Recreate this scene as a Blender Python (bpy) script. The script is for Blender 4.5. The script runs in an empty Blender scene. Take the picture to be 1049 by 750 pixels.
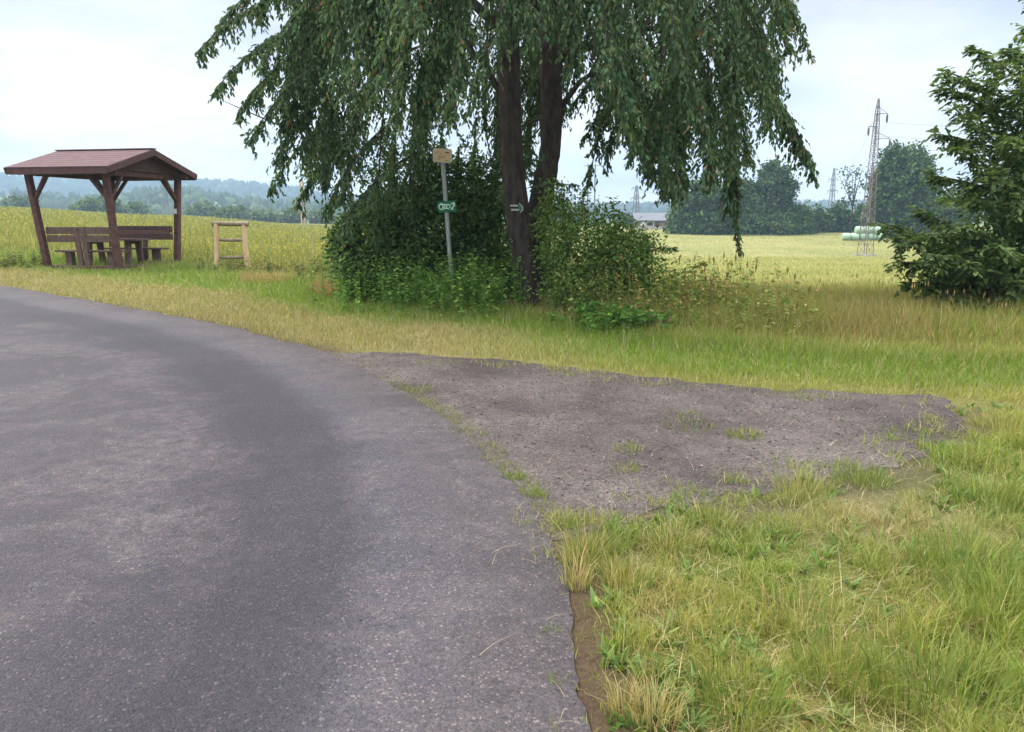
import bpy, math, random
import numpy as np
from mathutils import Vector, Matrix
from mathutils.geometry import delaunay_2d_cdt

random.seed(7)
RNG = np.random.default_rng(7)
S = bpy.context.scene
COL = S.collection
PI = math.pi

# ------------------------------------------------------------------ camera geometry
F = 780.0; TH = math.atan(153 / 780.0); CAMH = 1.5
CT, ST = math.cos(TH), math.sin(TH)

def at(px, py, Y):
    """world point seen at photo pixel (px,py) at forward distance Y"""
    x = (px - 524.5) / F; v = -(py - 375) / F
    f = CT + v * ST; u = -ST + v * CT
    t = Y / f
    return np.array([x * t, Y, CAMH + u * t])

def gp(px, py, h=CAMH):
    x = (px - 524.5) / F; v = -(py - 375) / F
    f = CT + v * ST; u = -ST + v * CT
    t = -h / u
    return (x * t, f * t)

def pix(X, Y, Z):
    dz = Z - CAMH
    d = Y * CT - dz * ST
    up = Y * ST + dz * CT
    return 524.5 + F * X / d, 375 - F * up / d

# ------------------------------------------------------------------ noise
def _hash(ix, iy, seed):
    h = (ix.astype(np.int64) * 374761393 + iy.astype(np.int64) * 668265263 + seed * 974634777) & 0xFFFFFFFF
    h = ((h ^ (h >> 13)) * 1274126177) & 0xFFFFFFFF
    return ((h ^ (h >> 16)) & 0xFFFF) / 65535.0

def vnoise(x, y, seed=0):
    x = np.asarray(x, float); y = np.asarray(y, float)
    ix = np.floor(x); iy = np.floor(y)
    fx = x - ix; fy = y - iy
    fx = fx * fx * (3 - 2 * fx); fy = fy * fy * (3 - 2 * fy)
    a = _hash(ix, iy, seed); b = _hash(ix + 1, iy, seed)
    c = _hash(ix, iy + 1, seed); d = _hash(ix + 1, iy + 1, seed)
    return (a * (1 - fx) + b * fx) * (1 - fy) + (c * (1 - fx) + d * fx) * fy

def fbm(x, y, seed=0, oct=3):
    s = 0; a = 0.5; n = 0
    for k in range(oct):
        s = s + a * vnoise(np.asarray(x) * 2 ** k, np.asarray(y) * 2 ** k, seed + k * 17); n += a; a *= 0.55
    return s / n

def sm(a, b, x):
    t = np.clip((np.asarray(x, float) - a) / (b - a), 0, 1)
    return t * t * (3 - 2 * t)

# ------------------------------------------------------------------ terrain height
_U = np.array([-1.2, -0.67, -0.45, -0.24, -0.05, 0.1, 0.6, 1.2])
_D = np.array([0, 12.5, 20, 40, 95, 150, 300, 700, 1800])
_T = np.array([
    [0, 0, .25, 1.2, 3.2, 4.6, 3.5, -1, -2],
    [0, 0, .18, .95, 2.2, 3.1, 2.4, -1, -2],
    [0, 0, .12, .55, 1.2, 1.5, .8, -1, -2],
    [0, 0, .06, .10, -.2, -.4, -1, -2, -2],
    [0, 0, 0., -.45, -1.8, -1.1, -1.8, -2, -2],
    [0, 0, -.1, -.95, -3.3, -1.3, -2., -2, -2],
    [0, 0, -.15, -1.0, -3.5, -1.7, -2., -2, -2],
    [0, 0, -.15, -1.0, -3.5, -1.7, -2., -2, -2]])

def H(x, y):
    x = np.asarray(x, float); y = np.asarray(y, float)
    d = np.clip(y, 0, 1799.9)
    u = np.clip(x / np.maximum(y, 4.0), -1.19, 1.19)
    iu = np.clip(np.searchsorted(_U, u, side='right') - 1, 0, len(_U) - 2)
    fu = (u - _U[iu]) / (_U[iu + 1] - _U[iu]); fu = fu * fu * (3 - 2 * fu)
    jd = np.clip(np.searchsorted(_D, d, side='right') - 1, 0, len(_D) - 2)
    fd = (d - _D[jd]) / (_D[jd + 1] - _D[jd])
    a = _T[iu, jd] * (1 - fd) + _T[iu, jd + 1] * fd
    b = _T[iu + 1, jd] * (1 - fd) + _T[iu + 1, jd + 1] * fd
    z = a * (1 - fu) + b * fu
    return z + sm(14, 40, y) * (fbm(x / 9, y / 9, 3) - .5) * .25

def hz(x, y): return float(H(np.array([x]), np.array([y]))[0])

# ------------------------------------------------------------------ materials
MATS = {}
def mat(name):
    m = bpy.data.materials.new(name); m.use_nodes = True
    nt = m.node_tree; nt.nodes.clear()
    out = nt.nodes.new('ShaderNodeOutputMaterial')
    MATS[name] = m
    return m, nt, out

def N(nt, typ, **kw):
    n = nt.nodes.new('ShaderNode' + typ)
    for k, v in kw.items():
        if k.startswith('i_'):
            key = k[2:]
            key = int(key) if key.isdigit() else key.replace('_', ' ')
            n.inputs[key].default_value = v
        else: setattr(n, k, v)
    return n

def ramp(nt, fac, stops, interp='LINEAR'):
    r = nt.nodes.new('ShaderNodeValToRGB'); e = r.color_ramp.elements
    r.color_ramp.interpolation = interp
    while len(e) < len(stops): e.new(0.5)
    for k, (p, c) in enumerate(stops):
        e[k].position = p; e[k].color = (c[0], c[1], c[2], 1) if len(c) == 3 else c
    nt.links.new(fac, r.inputs[0]); return r

def noise(nt, scale, detail=4, rough=.55, coord='Object', stretch=None, dist=0):
    tc = N(nt, 'TexCoord'); src = tc.outputs[coord]
    if stretch:
        mp = N(nt, 'Mapping'); mp.inputs['Scale'].default_value = stretch
        nt.links.new(src, mp.inputs[0]); src = mp.outputs[0]
    n = N(nt, 'TexNoise'); n.inputs['Scale'].default_value = scale; n.inputs['Detail'].default_value = detail
    n.inputs['Roughness'].default_value = rough; n.inputs['Distortion'].default_value = dist
    nt.links.new(src, n.inputs['Vector']); return n

def mixc(nt, fac, a, b, blend='MIX'):
    m = N(nt, 'Mix', data_type='RGBA', blend_type=blend)
    def put(sock, v):
        if isinstance(v, (int, float)): sock.default_value = v
        elif isinstance(v, tuple): sock.default_value = (*v, 1)
        else: nt.links.new(v, sock)
    put(m.inputs[0], fac); put(m.inputs[6], a); put(m.inputs[7], b)
    return m.outputs[2]

def math_(nt, op, a, b=None, c=None):
    m = N(nt, 'Math', operation=op)
    for i, v in enumerate((a, b, c)):
        if v is None: continue
        if isinstance(v, (int, float)): m.inputs[i].default_value = v
        else: nt.links.new(v, m.inputs[i])
    return m.outputs[0]

def principled(nt, out, color, rough=.8, spec=.3, metal=0, bump=None, bstr=.3, bdist=.01):
    p = N(nt, 'BsdfPrincipled')
    if isinstance(color, tuple): p.inputs['Base Color'].default_value = (*color, 1)
    else: nt.links.new(color, p.inputs['Base Color'])
    if isinstance(rough, (int, float)): p.inputs['Roughness'].default_value = rough
    else: nt.links.new(rough, p.inputs['Roughness'])
    p.inputs['Specular IOR Level'].default_value = spec
    p.inputs['Metallic'].default_value = metal
    if bump is not None:
        b = N(nt, 'Bump'); b.inputs['Strength'].default_value = bstr; b.inputs['Distance'].default_value = bdist
        nt.links.new(bump, b.inputs['Height']); nt.links.new(b.outputs[0], p.inputs['Normal'])
    nt.links.new(p.outputs[0], out.inputs['Surface'])
    return p

def simple(name, c1, c2, scale=6, rough=.75, spec=.3, metal=0, stretch=None, bstr=.25, bdist=.01, detail=5):
    m, nt, out = mat(name)
    n = noise(nt, scale, detail, .6, stretch=stretch)
    r = ramp(nt, n.outputs['Fac'], [(.3, c1), (.7, c2)])
    principled(nt, out, r.outputs[0], rough, spec, metal, n.outputs['Fac'], bstr, bdist)
    return m

def attr_mat(name, trans=.35, rough=.6, spec=.25, tint=(1, 1, 1)):
    """foliage / grass: each blade or leaf carries its own colour in the mesh attribute bcol"""
    m, nt, out = mat(name)
    a = N(nt, 'Attribute', attribute_name='bcol')
    p = N(nt, 'BsdfPrincipled'); p.inputs['Roughness'].default_value = rough
    p.inputs['Specular IOR Level'].default_value = spec
    nt.links.new(a.outputs['Color'], p.inputs['Base Color'])
    t = N(nt, 'BsdfTranslucent')
    tc = mixc(nt, 1.0, a.outputs['Color'], (1.15 * tint[0], 1.2 * tint[1], .65 * tint[2]), 'MULTIPLY')
    nt.links.new(tc, t.inputs['Color'])
    mx = N(nt, 'MixShader'); mx.inputs[0].default_value = trans
    nt.links.new(p.outputs[0], mx.inputs[1]); nt.links.new(t.outputs[0], mx.inputs[2])
    nt.links.new(mx.outputs[0], out.inputs['Surface'])
    return m

M_LEAF = attr_mat('leaf', .36, .62, .14)
M_GRASS = attr_mat('grass_blade', .35, .65, .18, (1, 1, 1.05))
M_FAR = attr_mat('far_leaf', .2, .8, .1)
M_BARK = simple('bark', (.022, .018, .017), (.085, .068, .058), 14, .9, .15, stretch=(1, 1, .28), bstr=.9, bdist=.03, detail=8)
M_TWIG = simple('twig', (.05, .04, .03), (.10, .08, .06), 20, .9, .15)
M_WOOD = simple('stained_wood', (.055, .026, .024), (.125, .06, .052), 9, .7, .25, stretch=(1, 1, 1), bstr=.3)
M_WOODG = simple('weathered_plank', (.075, .045, .038), (.15, .10, .085), 10, .8, .2, bstr=.3)
M_ROOF = simple('bitumen_shingle', (.085, .050, .056), (.125, .076, .080), 5, .85, .25, bstr=.4, bdist=.01)
M_FASCIA = simple('fascia_board', (.06, .032, .03), (.095, .052, .048), 9, .75, .2)
M_LOG = simple('peeled_log', (.42, .29, .155), (.62, .47, .28), 9, .75, .2, stretch=(1, 1, .25))
M_LOGG = simple('bark_on_log', (.14, .11, .075), (.30, .25, .17), 12, .9, .15)
M_GALV = simple('galvanised_steel', (.30, .32, .32), (.42, .44, .44), 25, .5, .4, .5, bstr=.05)
M_BOARD = simple('cream_board', (.55, .42, .25), (.64, .50, .31), 14, .6, .3, bstr=.05)
M_BOARDF = simple('board_rim', (.48, .44, .38), (.58, .53, .46), 14, .55, .3, bstr=.05)
M_PRINT = simple('dark_print', (.05, .035, .02), (.09, .06, .035), 30, .6, .2, bstr=0)
M_PRINTL = simple('faded_print', (.34, .23, .12), (.42, .29, .16), 30, .6, .2, bstr=0)
M_SIGNG = simple('green_sign', (.01, .13, .07), (.015, .17, .09), 10, .5, .3, bstr=.02)
M_SIGNW = simple('sign_white', (.50, .72, .55), (.60, .80, .64), 20, .5, .3, bstr=0)
M_PAINTW = simple('trail_paint_white', (.30, .30, .27), (.52, .52, .47), 30, .8, .2, bstr=.1)
M_PAINTG = simple('trail_paint_green', (.05, .15, .08), (.08, .22, .11), 30, .8, .2, bstr=.1)
M_STEEL = simple('rusty_lattice', (.15, .115, .11), (.23, .19, .185), 2, .8, .3, .2, bstr=0)
M_STEELF = simple('grey_lattice', (.15, .16, .18), (.22, .23, .25), 2, .8, .3, .2, bstr=0)
M_POLE = simple('pole_wood', (.33, .27, .18), (.45, .38, .27), 3, .9, .2, stretch=(1, 1, .2), bstr=0)
M_BALE = simple('bale_wrap', (.26, .40, .28), (.35, .50, .36), 2, .35, .5, bstr=.35, bdist=.05)
M_BWALL = simple('plank_wall', (.14, .10, .08), (.24, .185, .155), 2, .85, .2, stretch=(1, 1, 6), bstr=.2)
M_BROOF = simple('sheet_roof', (.13, .14, .16), (.18, .19, .21), 1.5, .9, .1, bstr=.1)
M_FRAME = simple('window_frame', (.6, .6, .58), (.7, .7, .68), 5, .6, .3, bstr=0)
M_GLASS = simple('window_glass', (.03, .035, .04), (.05, .055, .06), 5, .1, .6, bstr=0)
M_BLIND = simple('white_blind', (.7, .7, .68), (.78, .78, .76), 5, .6, .3, bstr=0)
M_CONC = simple('concrete', (.30, .29, .27), (.40, .39, .36), 6, .9, .2)
M_WIRE = simple('cable', (.10, .10, .11), (.14, .14, .15), 3, .6, .3, bstr=0)
M_INS = simple('insulator', (.08, .05, .04), (.14, .09, .07), 3, .3, .5, bstr=0)
M_STONE = simple('gravel_stone', (.085, .072, .072), (.30, .265, .255), 1.5, .9, .2, bstr=0, detail=2)

# asphalt -----------------------------------------------------------
def make_asphalt():
    m, nt, out = mat('asphalt')
    ed = N(nt, 'Attribute', attribute_name='edge').outputs['Fac']
    nb = noise(nt, .75, 7, .66, dist=.5); nm = noise(nt, 2.3, 6, .65, dist=.5); nf = noise(nt, 55, 4, .75)
    nh = noise(nt, 9, 5, .7)
    # wobbling distance to the road edge
    w = math_(nt, 'MULTIPLY_ADD', nm.outputs['Fac'], .32, -.16)
    e = math_(nt, 'ADD', ed, w)
    base = ramp(nt, e, [(0, (.052, .043, .042)), (.05, (.060, .051, .051)), (.09, (.070, .062, .063)), (.14, (.062, .058, .063)),
                        (.188, (.036, .033, .037)), (.27, (.032, .029, .033)), (.38, (.046, .041, .044)), (.6, (.052, .046, .048)), (1, (.040, .037, .042))])
    es = math_(nt, 'MULTIPLY', e, .2)
    nt.links.new(es, base.inputs[0])
    # dusty pale patches
    pr = ramp(nt, nb.outputs['Fac'], [(.45, (0, 0, 0)), (.56, (1, 1, 1))])
    pr2 = ramp(nt, nh.outputs['Fac'], [(.35, (0, 0, 0)), (.65, (1, 1, 1))])
    pf = math_(nt, 'MULTIPLY', pr.outputs[0], pr2.outputs[0])
    off = ramp(nt, es, [(.14, (1, 1, 1)), (.19, (.22, .22, .22)), (.27, (.22, .22, .22)), (.36, (1, 1, 1))])
    pf = math_(nt, 'MULTIPLY', math_(nt, 'MULTIPLY', pf, .9), off.outputs[0])
    c = mixc(nt, pf, base.outputs[0], (.108, .091, .088))
    # dark damp or oily spots
    nd = noise(nt, 1.6, 4, .6, stretch=(1, 1.3, 1))
    dr = ramp(nt, nd.outputs['Fac'], [(.60, (0, 0, 0)), (.74, (1, 1, 1))])
    c = mixc(nt, math_(nt, 'MULTIPLY', dr.outputs[0], .35), c, (.036, .035, .041))
    # chips
    tc = N(nt, 'TexCoord')
    vo = N(nt, 'TexVoronoi'); vo.inputs['Scale'].default_value = 130; nt.links.new(tc.outputs['Object'], vo.inputs['Vector'])
    hsv = N(nt, 'SeparateColor'); nt.links.new(vo.outputs['Color'], hsv.inputs[0])
    sp = ramp(nt, hsv.outputs[0], [(0, (.42, .42, .44)), (.35, (.85, .85, .88)), (.75, (1.1, 1.08, 1.08)), (.95, (1.2, 1.17, 1.15)), (.96, (2.1, 2.0, 1.8)), (1, (3.2, 3.0, 2.6))])
    c = mixc(nt, .7, c, sp.outputs[0], 'MULTIPLY')
    fr = ramp(nt, nf.outputs['Fac'], [(.3, (.6, .6, .61)), (.7, (1.4, 1.39, 1.38))])
    c = mixc(nt, .8, c, fr.outputs[0], 'MULTIPLY')
    ht = math_(nt, 'SUBTRACT', 1.0, vo.outputs['Distance'])
    ht = math_(nt, 'MULTIPLY_ADD', nf.outputs['Fac'], .8, ht)
    c = mixc(nt, 1.0, c, (.80, .825, .90), 'MULTIPLY')
    principled(nt, out, c, .78, .35, 0, ht, .55, .006)
    return m
def make_gravel():
    m, nt, out = mat('gravel_ground')
    nb = noise(nt, .7, 5, .6, dist=.4); nm = noise(nt, 5, 6, .7); nf = noise(nt, 60, 4, .75)
    base = ramp(nt, nb.outputs['Fac'], [(.36, (.050, .042, .042)), (.5, (.080, .069, .067)), (.66, (.108, .096, .092))])
    c = mixc(nt, .6, base.outputs[0], ramp(nt, nm.outputs['Fac'], [(.3, (.6, .58, .58)), (.7, (1.35, 1.33, 1.3))]).outputs[0], 'MULTIPLY')
    tc = N(nt, 'TexCoord')
    vo = N(nt, 'TexVoronoi'); vo.inputs['Scale'].default_value = 92; nt.links.new(tc.outputs['Object'], vo.inputs['Vector'])
    hsv = N(nt, 'SeparateColor'); nt.links.new(vo.outputs['Color'], hsv.inputs[0])
    sp = ramp(nt, hsv.outputs[0], [(0, (.5, .48, .48)), (.6, (1.0, .97, .97)), (.9, (1.25, 1.22, 1.2)), (.97, (1.7, 1.65, 1.6)), (1, (2.2, 2.1, 2.0))])
    c = mixc(nt, .8, c, sp.outputs[0], 'MULTIPLY')
    c = mixc(nt, .7, c, ramp(nt, nf.outputs['Fac'], [(.3, (.65, .65, .65)), (.7, (1.35, 1.35, 1.35))]).outputs[0], 'MULTIPLY')
    ht = math_(nt, 'SUBTRACT', 1.0, vo.outputs['Distance'])
    ht = math_(nt, 'MULTIPLY_ADD', nm.outputs['Fac'], 1.5, ht)
    principled(nt, out, c, .9, .2, 0, ht, .6, .008)
    return m
def make_soil():
    m, nt, out = mat('ground_cover')
    a = N(nt, 'Attribute', attribute_name='bcol')
    n1 = noise(nt, 3.5, 6, .7); n2 = noise(nt, 45, 4, .75)
    c = mixc(nt, .7, a.outputs['Color'], ramp(nt, n1.outputs['Fac'], [(.3, (.68, .68, .66)), (.7, (1.3, 1.3, 1.25))]).outputs[0], 'MULTIPLY')
    c = mixc(nt, .8, c, ramp(nt, n2.outputs['Fac'], [(.3, (.55, .55, .55)), (.7, (1.45, 1.45, 1.4))]).outputs[0], 'MULTIPLY')
    principled(nt, out, c, .95, .1, 0, n2.outputs['Fac'], .8, .03)
    return m
M_ASPH = make_asphalt(); M_GRAV = make_gravel(); M_SOIL = make_soil()

# ------------------------------------------------------------------ object helpers
def setp(o, label=None, cat=None, group=None, kind=None):
    if label: o['label'] = label
    if cat: o['category'] = cat
    if group: o['group'] = group
    if kind: o['kind'] = kind
    return o

def empty(name, loc, label, cat, group=None, rz=0):
    o = bpy.data.objects.new(name, None); COL.objects.link(o)
    o.location = loc; o.rotation_euler = (0, 0, rz)
    o.empty_display_size = .2
    return setp(o, label, cat, group)

def link(name, me, m, parent=None):
    o = bpy.data.objects.new(name, me); COL.objects.link(o)
    if m and not me.materials: me.materials.append(m)
    if parent: o.parent = parent
    return o

def np_mesh(name, V, quads=None, tris=None, col=None, smooth=False, fattr=None):
    me = bpy.data.meshes.new(name)
    V = np.ascontiguousarray(V, np.float32)
    me.vertices.add(len(V)); me.vertices.foreach_set('co', V.ravel())
    idx = []; st = []; o = 0
    if quads is not None and len(quads):
        q = np.asarray(quads, np.int32); idx.append(q.ravel()); st.append(o + 4 * np.arange(len(q))); o += q.size
    if tris is not None and len(tris):
        t = np.asarray(tris, np.int32); idx.append(t.ravel()); st.append(o + 3 * np.arange(len(t))); o += t.size
    idx = np.concatenate(idx).astype(np.int32); st = np.concatenate(st).astype(np.int32)
    me.loops.add(len(idx)); me.loops.foreach_set('vertex_index', idx)
    me.polygons.add(len(st)); me.polygons.foreach_set('loop_start', st)
    if smooth: me.polygons.foreach_set('use_smooth', np.ones(len(st), bool))
    me.update(calc_edges=True)
    if col is not None:
        c = np.ones((len(V), 4), np.float32); c[:, :3] = col
        a = me.color_attributes.new('bcol', 'FLOAT_COLOR', 'POINT'); a.data.foreach_set('color', c.ravel())
    if fattr is not None:
        a = me.attributes.new(fattr[0], 'FLOAT', 'POINT'); a.data.foreach_set('value', np.ascontiguousarray(fattr[1], np.float32))
    return me

class MB:
    """collects bars, boxes, tubes and prisms into one mesh"""
    def __init__(s): s.V = []; s.Fc = []; s.n = 0; s.sm = []
    def add(s, V, Fc, smooth=False):
        V = [tuple(map(float, v)) for v in V]
        s.Fc += [tuple(i + s.n for i in f) for f in Fc]; s.sm += [smooth] * len(Fc)
        s.V += V; s.n += len(V); return s
    def bar(s, p, q, w, h=None, up=(0, 0, 1), bev=.12):
        """bevelled square bar from p to q; w across, h along up"""
        h = h or w
        p = Vector(p); q = Vector(q); d = (q - p).normalized(); up = Vector(up)
        if abs(d.dot(up)) > .97: up = Vector((1, 0, 0)) if abs(d.x) < .9 else Vector((0, 1, 0))
        sx = d.cross(up).normalized(); sy = sx.cross(d).normalized()
        b = min(w, h) * bev; a = w / 2; c = h / 2
        sec = [(a - b, -c), (a, -c + b), (a, c - b), (a - b, c), (-a + b, c), (-a, c - b), (-a, -c + b), (-a + b, -c)]
        V = [p + sx * x + sy * y for x, y in sec] + [q + sx * x + sy * y for x, y in sec]
        Fc = [(i, (i + 1) % 8, (i + 1) % 8 + 8, i + 8) for i in range(8)] + [tuple(range(7, -1, -1)), tuple(range(8, 16))]
        return s.add(V, Fc)
    def tube(s, pts, rad, n=10, jit=0, cap=True):
        pts = [Vector(p) for p in pts]; V = []; L = len(pts)
        if not hasattr(rad, '__len__'): rad = [rad] * L
        ref = Vector((0.13, .97, .2))
        for i, p in enumerate(pts):
            d = (pts[min(i + 1, L - 1)] - pts[max(i - 1, 0)])
            d = d.normalized() if d.length > 1e-9 else Vector((0, 0, 1))
            a = d.cross(ref)
            if a.length < .05: a = d.cross(Vector((1, 0, 0)))
            a.normalize(); b = d.cross(a)
            for k in range(n):
                t = 2 * PI * k / n
                r = rad[i] * (1 + jit * (random.random() - .5))
                V.append(p + (a * math.cos(t) + b * math.sin(t)) * r)
        Fc = [(i * n + k, i * n + (k + 1) % n, (i + 1) * n + (k + 1) % n, (i + 1) * n + k) for i in range(L - 1) for k in range(n)]
        s.add(V, Fc, True)
        if cap: s.add([V[k] for k in range(n)], [tuple(range(n - 1, -1, -1))]); s.add([V[(L - 1) * n + k] for k in range(n)], [tuple(range(n))])
        return s
    def prism(s, poly, ax, ay, az, o, depth):
        """extrude 2D polygon (in axes ax, ay at origin o) by depth along az"""
        ax, ay, az, o = Vector(ax), Vector(ay), Vector(az), Vector(o); n = len(poly)
        V = [o + ax * x + ay * y for x, y in poly] + [o + ax * x + ay * y + az * depth for x, y in poly]
        Fc = [tuple(range(n - 1, -1, -1)), tuple(range(n, 2 * n))] + [(i, (i + 1) % n, (i + 1) % n + n, i + n) for i in range(n)]
        return s.add(V, Fc)
    def build(s, name, m, parent=None):
        me = bpy.data.meshes.new(name); me.from_pydata(s.V, [], s.Fc)
        me.polygons.foreach_set('use_smooth', s.sm); me.update()
        return link(name, me, m, parent)

def inv(o):  # children are built in world coordinates: cancel the parent's placement
    return o.matrix_world
def root(name, loc, label, cat, group=None):
    """Empty at the base; parts may then be built in world coordinates"""
    e = empty(name, loc, label, cat, group)
    return e
def keep_world(o, parent, loc):
    o.parent = parent; o.matrix_parent_inverse = Matrix.Translation(Vector(loc)).inverted(); return o

# ------------------------------------------------------------------ ground shapes (road, gravel pull-in)
def catmull(P, step=.06):
    P = [np.array(p, float) for p in P]; out = []
    for i in range(len(P) - 1):
        p0 = P[max(i - 1, 0)]; p1 = P[i]; p2 = P[i + 1]; p3 = P[min(i + 2, len(P) - 1)]
        n = max(1, int(np.linalg.norm(p2 - p1) / step))
        for k in range(n):
            t = k / n
            out.append(.5 * (2 * p1 + (p2 - p0) * t + (2 * p0 - 5 * p1 + 4 * p2 - p3) * t * t + (3 * p1 - p0 - 3 * p2 + p3) * t ** 3))
    out.append(P[-1]); return np.array(out)

edge_px = [(0, 298), (100, 312), (200, 328), (270, 345), (320, 357), (350, 371), (400, 395), (440, 418), (480, 445), (505, 475),
           (530, 510), (550, 545), (570, 590), (585, 650), (590, 700), (600, 750)]
EDGE0 = [(-26, 24.5), (-20, 21.3), (-14.5, 18.2)] + [gp(*p) for p in edge_px] + [(.21, 1.2), (.18, 0), (.1, -3), (0, -6)]
EDGE = catmull(EDGE0)
t_ = np.arange(len(EDGE)) * .06
tang = np.gradient(EDGE, axis=0); tang /= np.linalg.norm(tang, axis=1)[:, None]
nor = np.stack([-tang[:, 1], tang[:, 0]], 1)
jit = (fbm(t_ * 1.1, t_ * 0, 5) - .5) * .16 + (fbm(t_ * 6, t_ * 0, 9) - .5) * .05
EDGEJ = EDGE + nor * jit[:, None]
ROAD = np.concatenate([EDGEJ, [(-5, -6), (-6, 0), (-9, 5), (-15, 11), (-24, 16)]])

lot_px = [(318, 358), (345, 361), (400, 361), (480, 366), (560, 376), (640, 385), (720, 392), (800, 398), (900, 402), (945, 403), (972, 410), (978, 428), (962, 450),
          (928, 470), (900, 482), (850, 491), (780, 505), (720, 518), (640, 530), (600, 540), (570, 550)]
LOT0 = [gp(*p) for p in lot_px]
LOTC = catmull(LOT0, .05)
tl = np.arange(len(LOTC)) * .05
tang = np.gradient(LOTC, axis=0); tang /= np.linalg.norm(tang, axis=1)[:, None]
nor = np.stack([-tang[:, 1], tang[:, 0]], 1)
jl = (fbm(tl * 1.3, tl * 0, 25) - .5) * .35 + (fbm(tl * 6, tl * 0, 29) - .5) * .20
LOTJ = LOTC + nor * jl[:, None]
LOT = np.concatenate([LOTJ, [(-.1, 3.35), (-.35, 4.4), (-.75, 5.4), (-1.4, 6.5), (-2.1, 7.4), (-2.9, 8.3)]])

def inside(P, poly):
    x, y = P[:, 0], P[:, 1]; r = np.zeros(len(P), bool)
    x1, y1 = poly[:, 0], poly[:, 1]; x2, y2 = np.roll(x1, -1), np.roll(y1, -1)
    for a, b, c, d in zip(x1, y1, x2, y2):
        if b == d: continue
        k = ((b > y) != (d > y))
        if not k.any(): continue
        r ^= k & (x < (c - a) * (y - b) / (d - b) + a)
    return r

def dist_poly(P, L, sub=3):
    L = L[::sub]; out = np.empty(len(P))
    for i in range(0, len(P), 20000):
        q = P[i:i + 20000]
        out[i:i + 20000] = np.sqrt(((q[:, None, :] - L[None]) ** 2).sum(-1)).min(1)
    return out

def sheet(name, poly, z, m, step, attr_line):
    lo, hi = poly.min(0), poly.max(0)
    gx, gy = np.meshgrid(np.arange(lo[0], hi[0], step), np.arange(lo[1], hi[1], step))
    G = np.stack([gx.ravel(), gy.ravel()], 1) + RNG.uniform(-.02, .02, (gx.size, 2))
    G = G[inside(G, poly)]
    G = G[dist_poly(G, poly, 1) > step * .4]
    pts = [Vector(p) for p in poly] + [Vector(p) for p in G]
    n = len(poly)
    vv, ee, ff, *_ = delaunay_2d_cdt(pts, [(i, (i + 1) % n) for i in range(n)], [], 1, 1e-5)
    P = np.array([(v.x, v.y) for v in vv])
    V = np.column_stack([P, H(P[:, 0], P[:, 1]) + z + .02 * sm(11, 14, P[:, 1])])
    ed = dist_poly(P, attr_line, 1)
    me = np_mesh(name, V, None, [list(f) for f in ff], smooth=True, fattr=('edge', ed))
    o = link(name, me, m)
    return o
setp(sheet('road', ROAD, .010, M_ASPH, .3, EDGE), kind='structure')
setp(sheet('gravel_layby', LOT, .004, M_GRAV, .3, LOTC), kind='structure')

# distance grid lookups ------------------------------------------------
F_LINE = np.array([(-40, 30), (-26, 24.5), (-20, 21.3), (-14.5, 18.2), (-10.55, 15.7), (-7.2, 13.2), (-4.7, 11.2), (-3.2, 9.6), (-2.3, 8.75), (-1.4, 8.5), (.35, 7.65),
                   (1.76, 6.85), (3.2, 6.46), (3.75, 6.3), (8, 6.0), (40, 6.0)])
def past(x, y): return (y - np.interp(x, F_LINE[:, 0], F_LINE[:, 1])) * np.interp(x, [-12, -4, -1], [.75, .75, 1])
def verge_w(x): return np.interp(x, [-14, -9, -6, -3, 0, 2, 5, 9], [4.2, 4.6, 4.6, 4.6, 4.2, 2.0, 1.6, 1.8])

def mixn(a, b, t): return np.asarray(a)[None] * (1 - t[:, None]) + np.asarray(b)[None] * t[:, None]
C_STRAW = (.325, .28, .135); C_GREEN = (.175, .25, .036); C_BRIGHT = (.16, .25, .035); C_DRYG = (.30, .305, .078)
C_MEADOW = (.225, .245, .085); C_FIELD = (.37, .36, .145); C_RUST = (.37, .29, .13)

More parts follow.
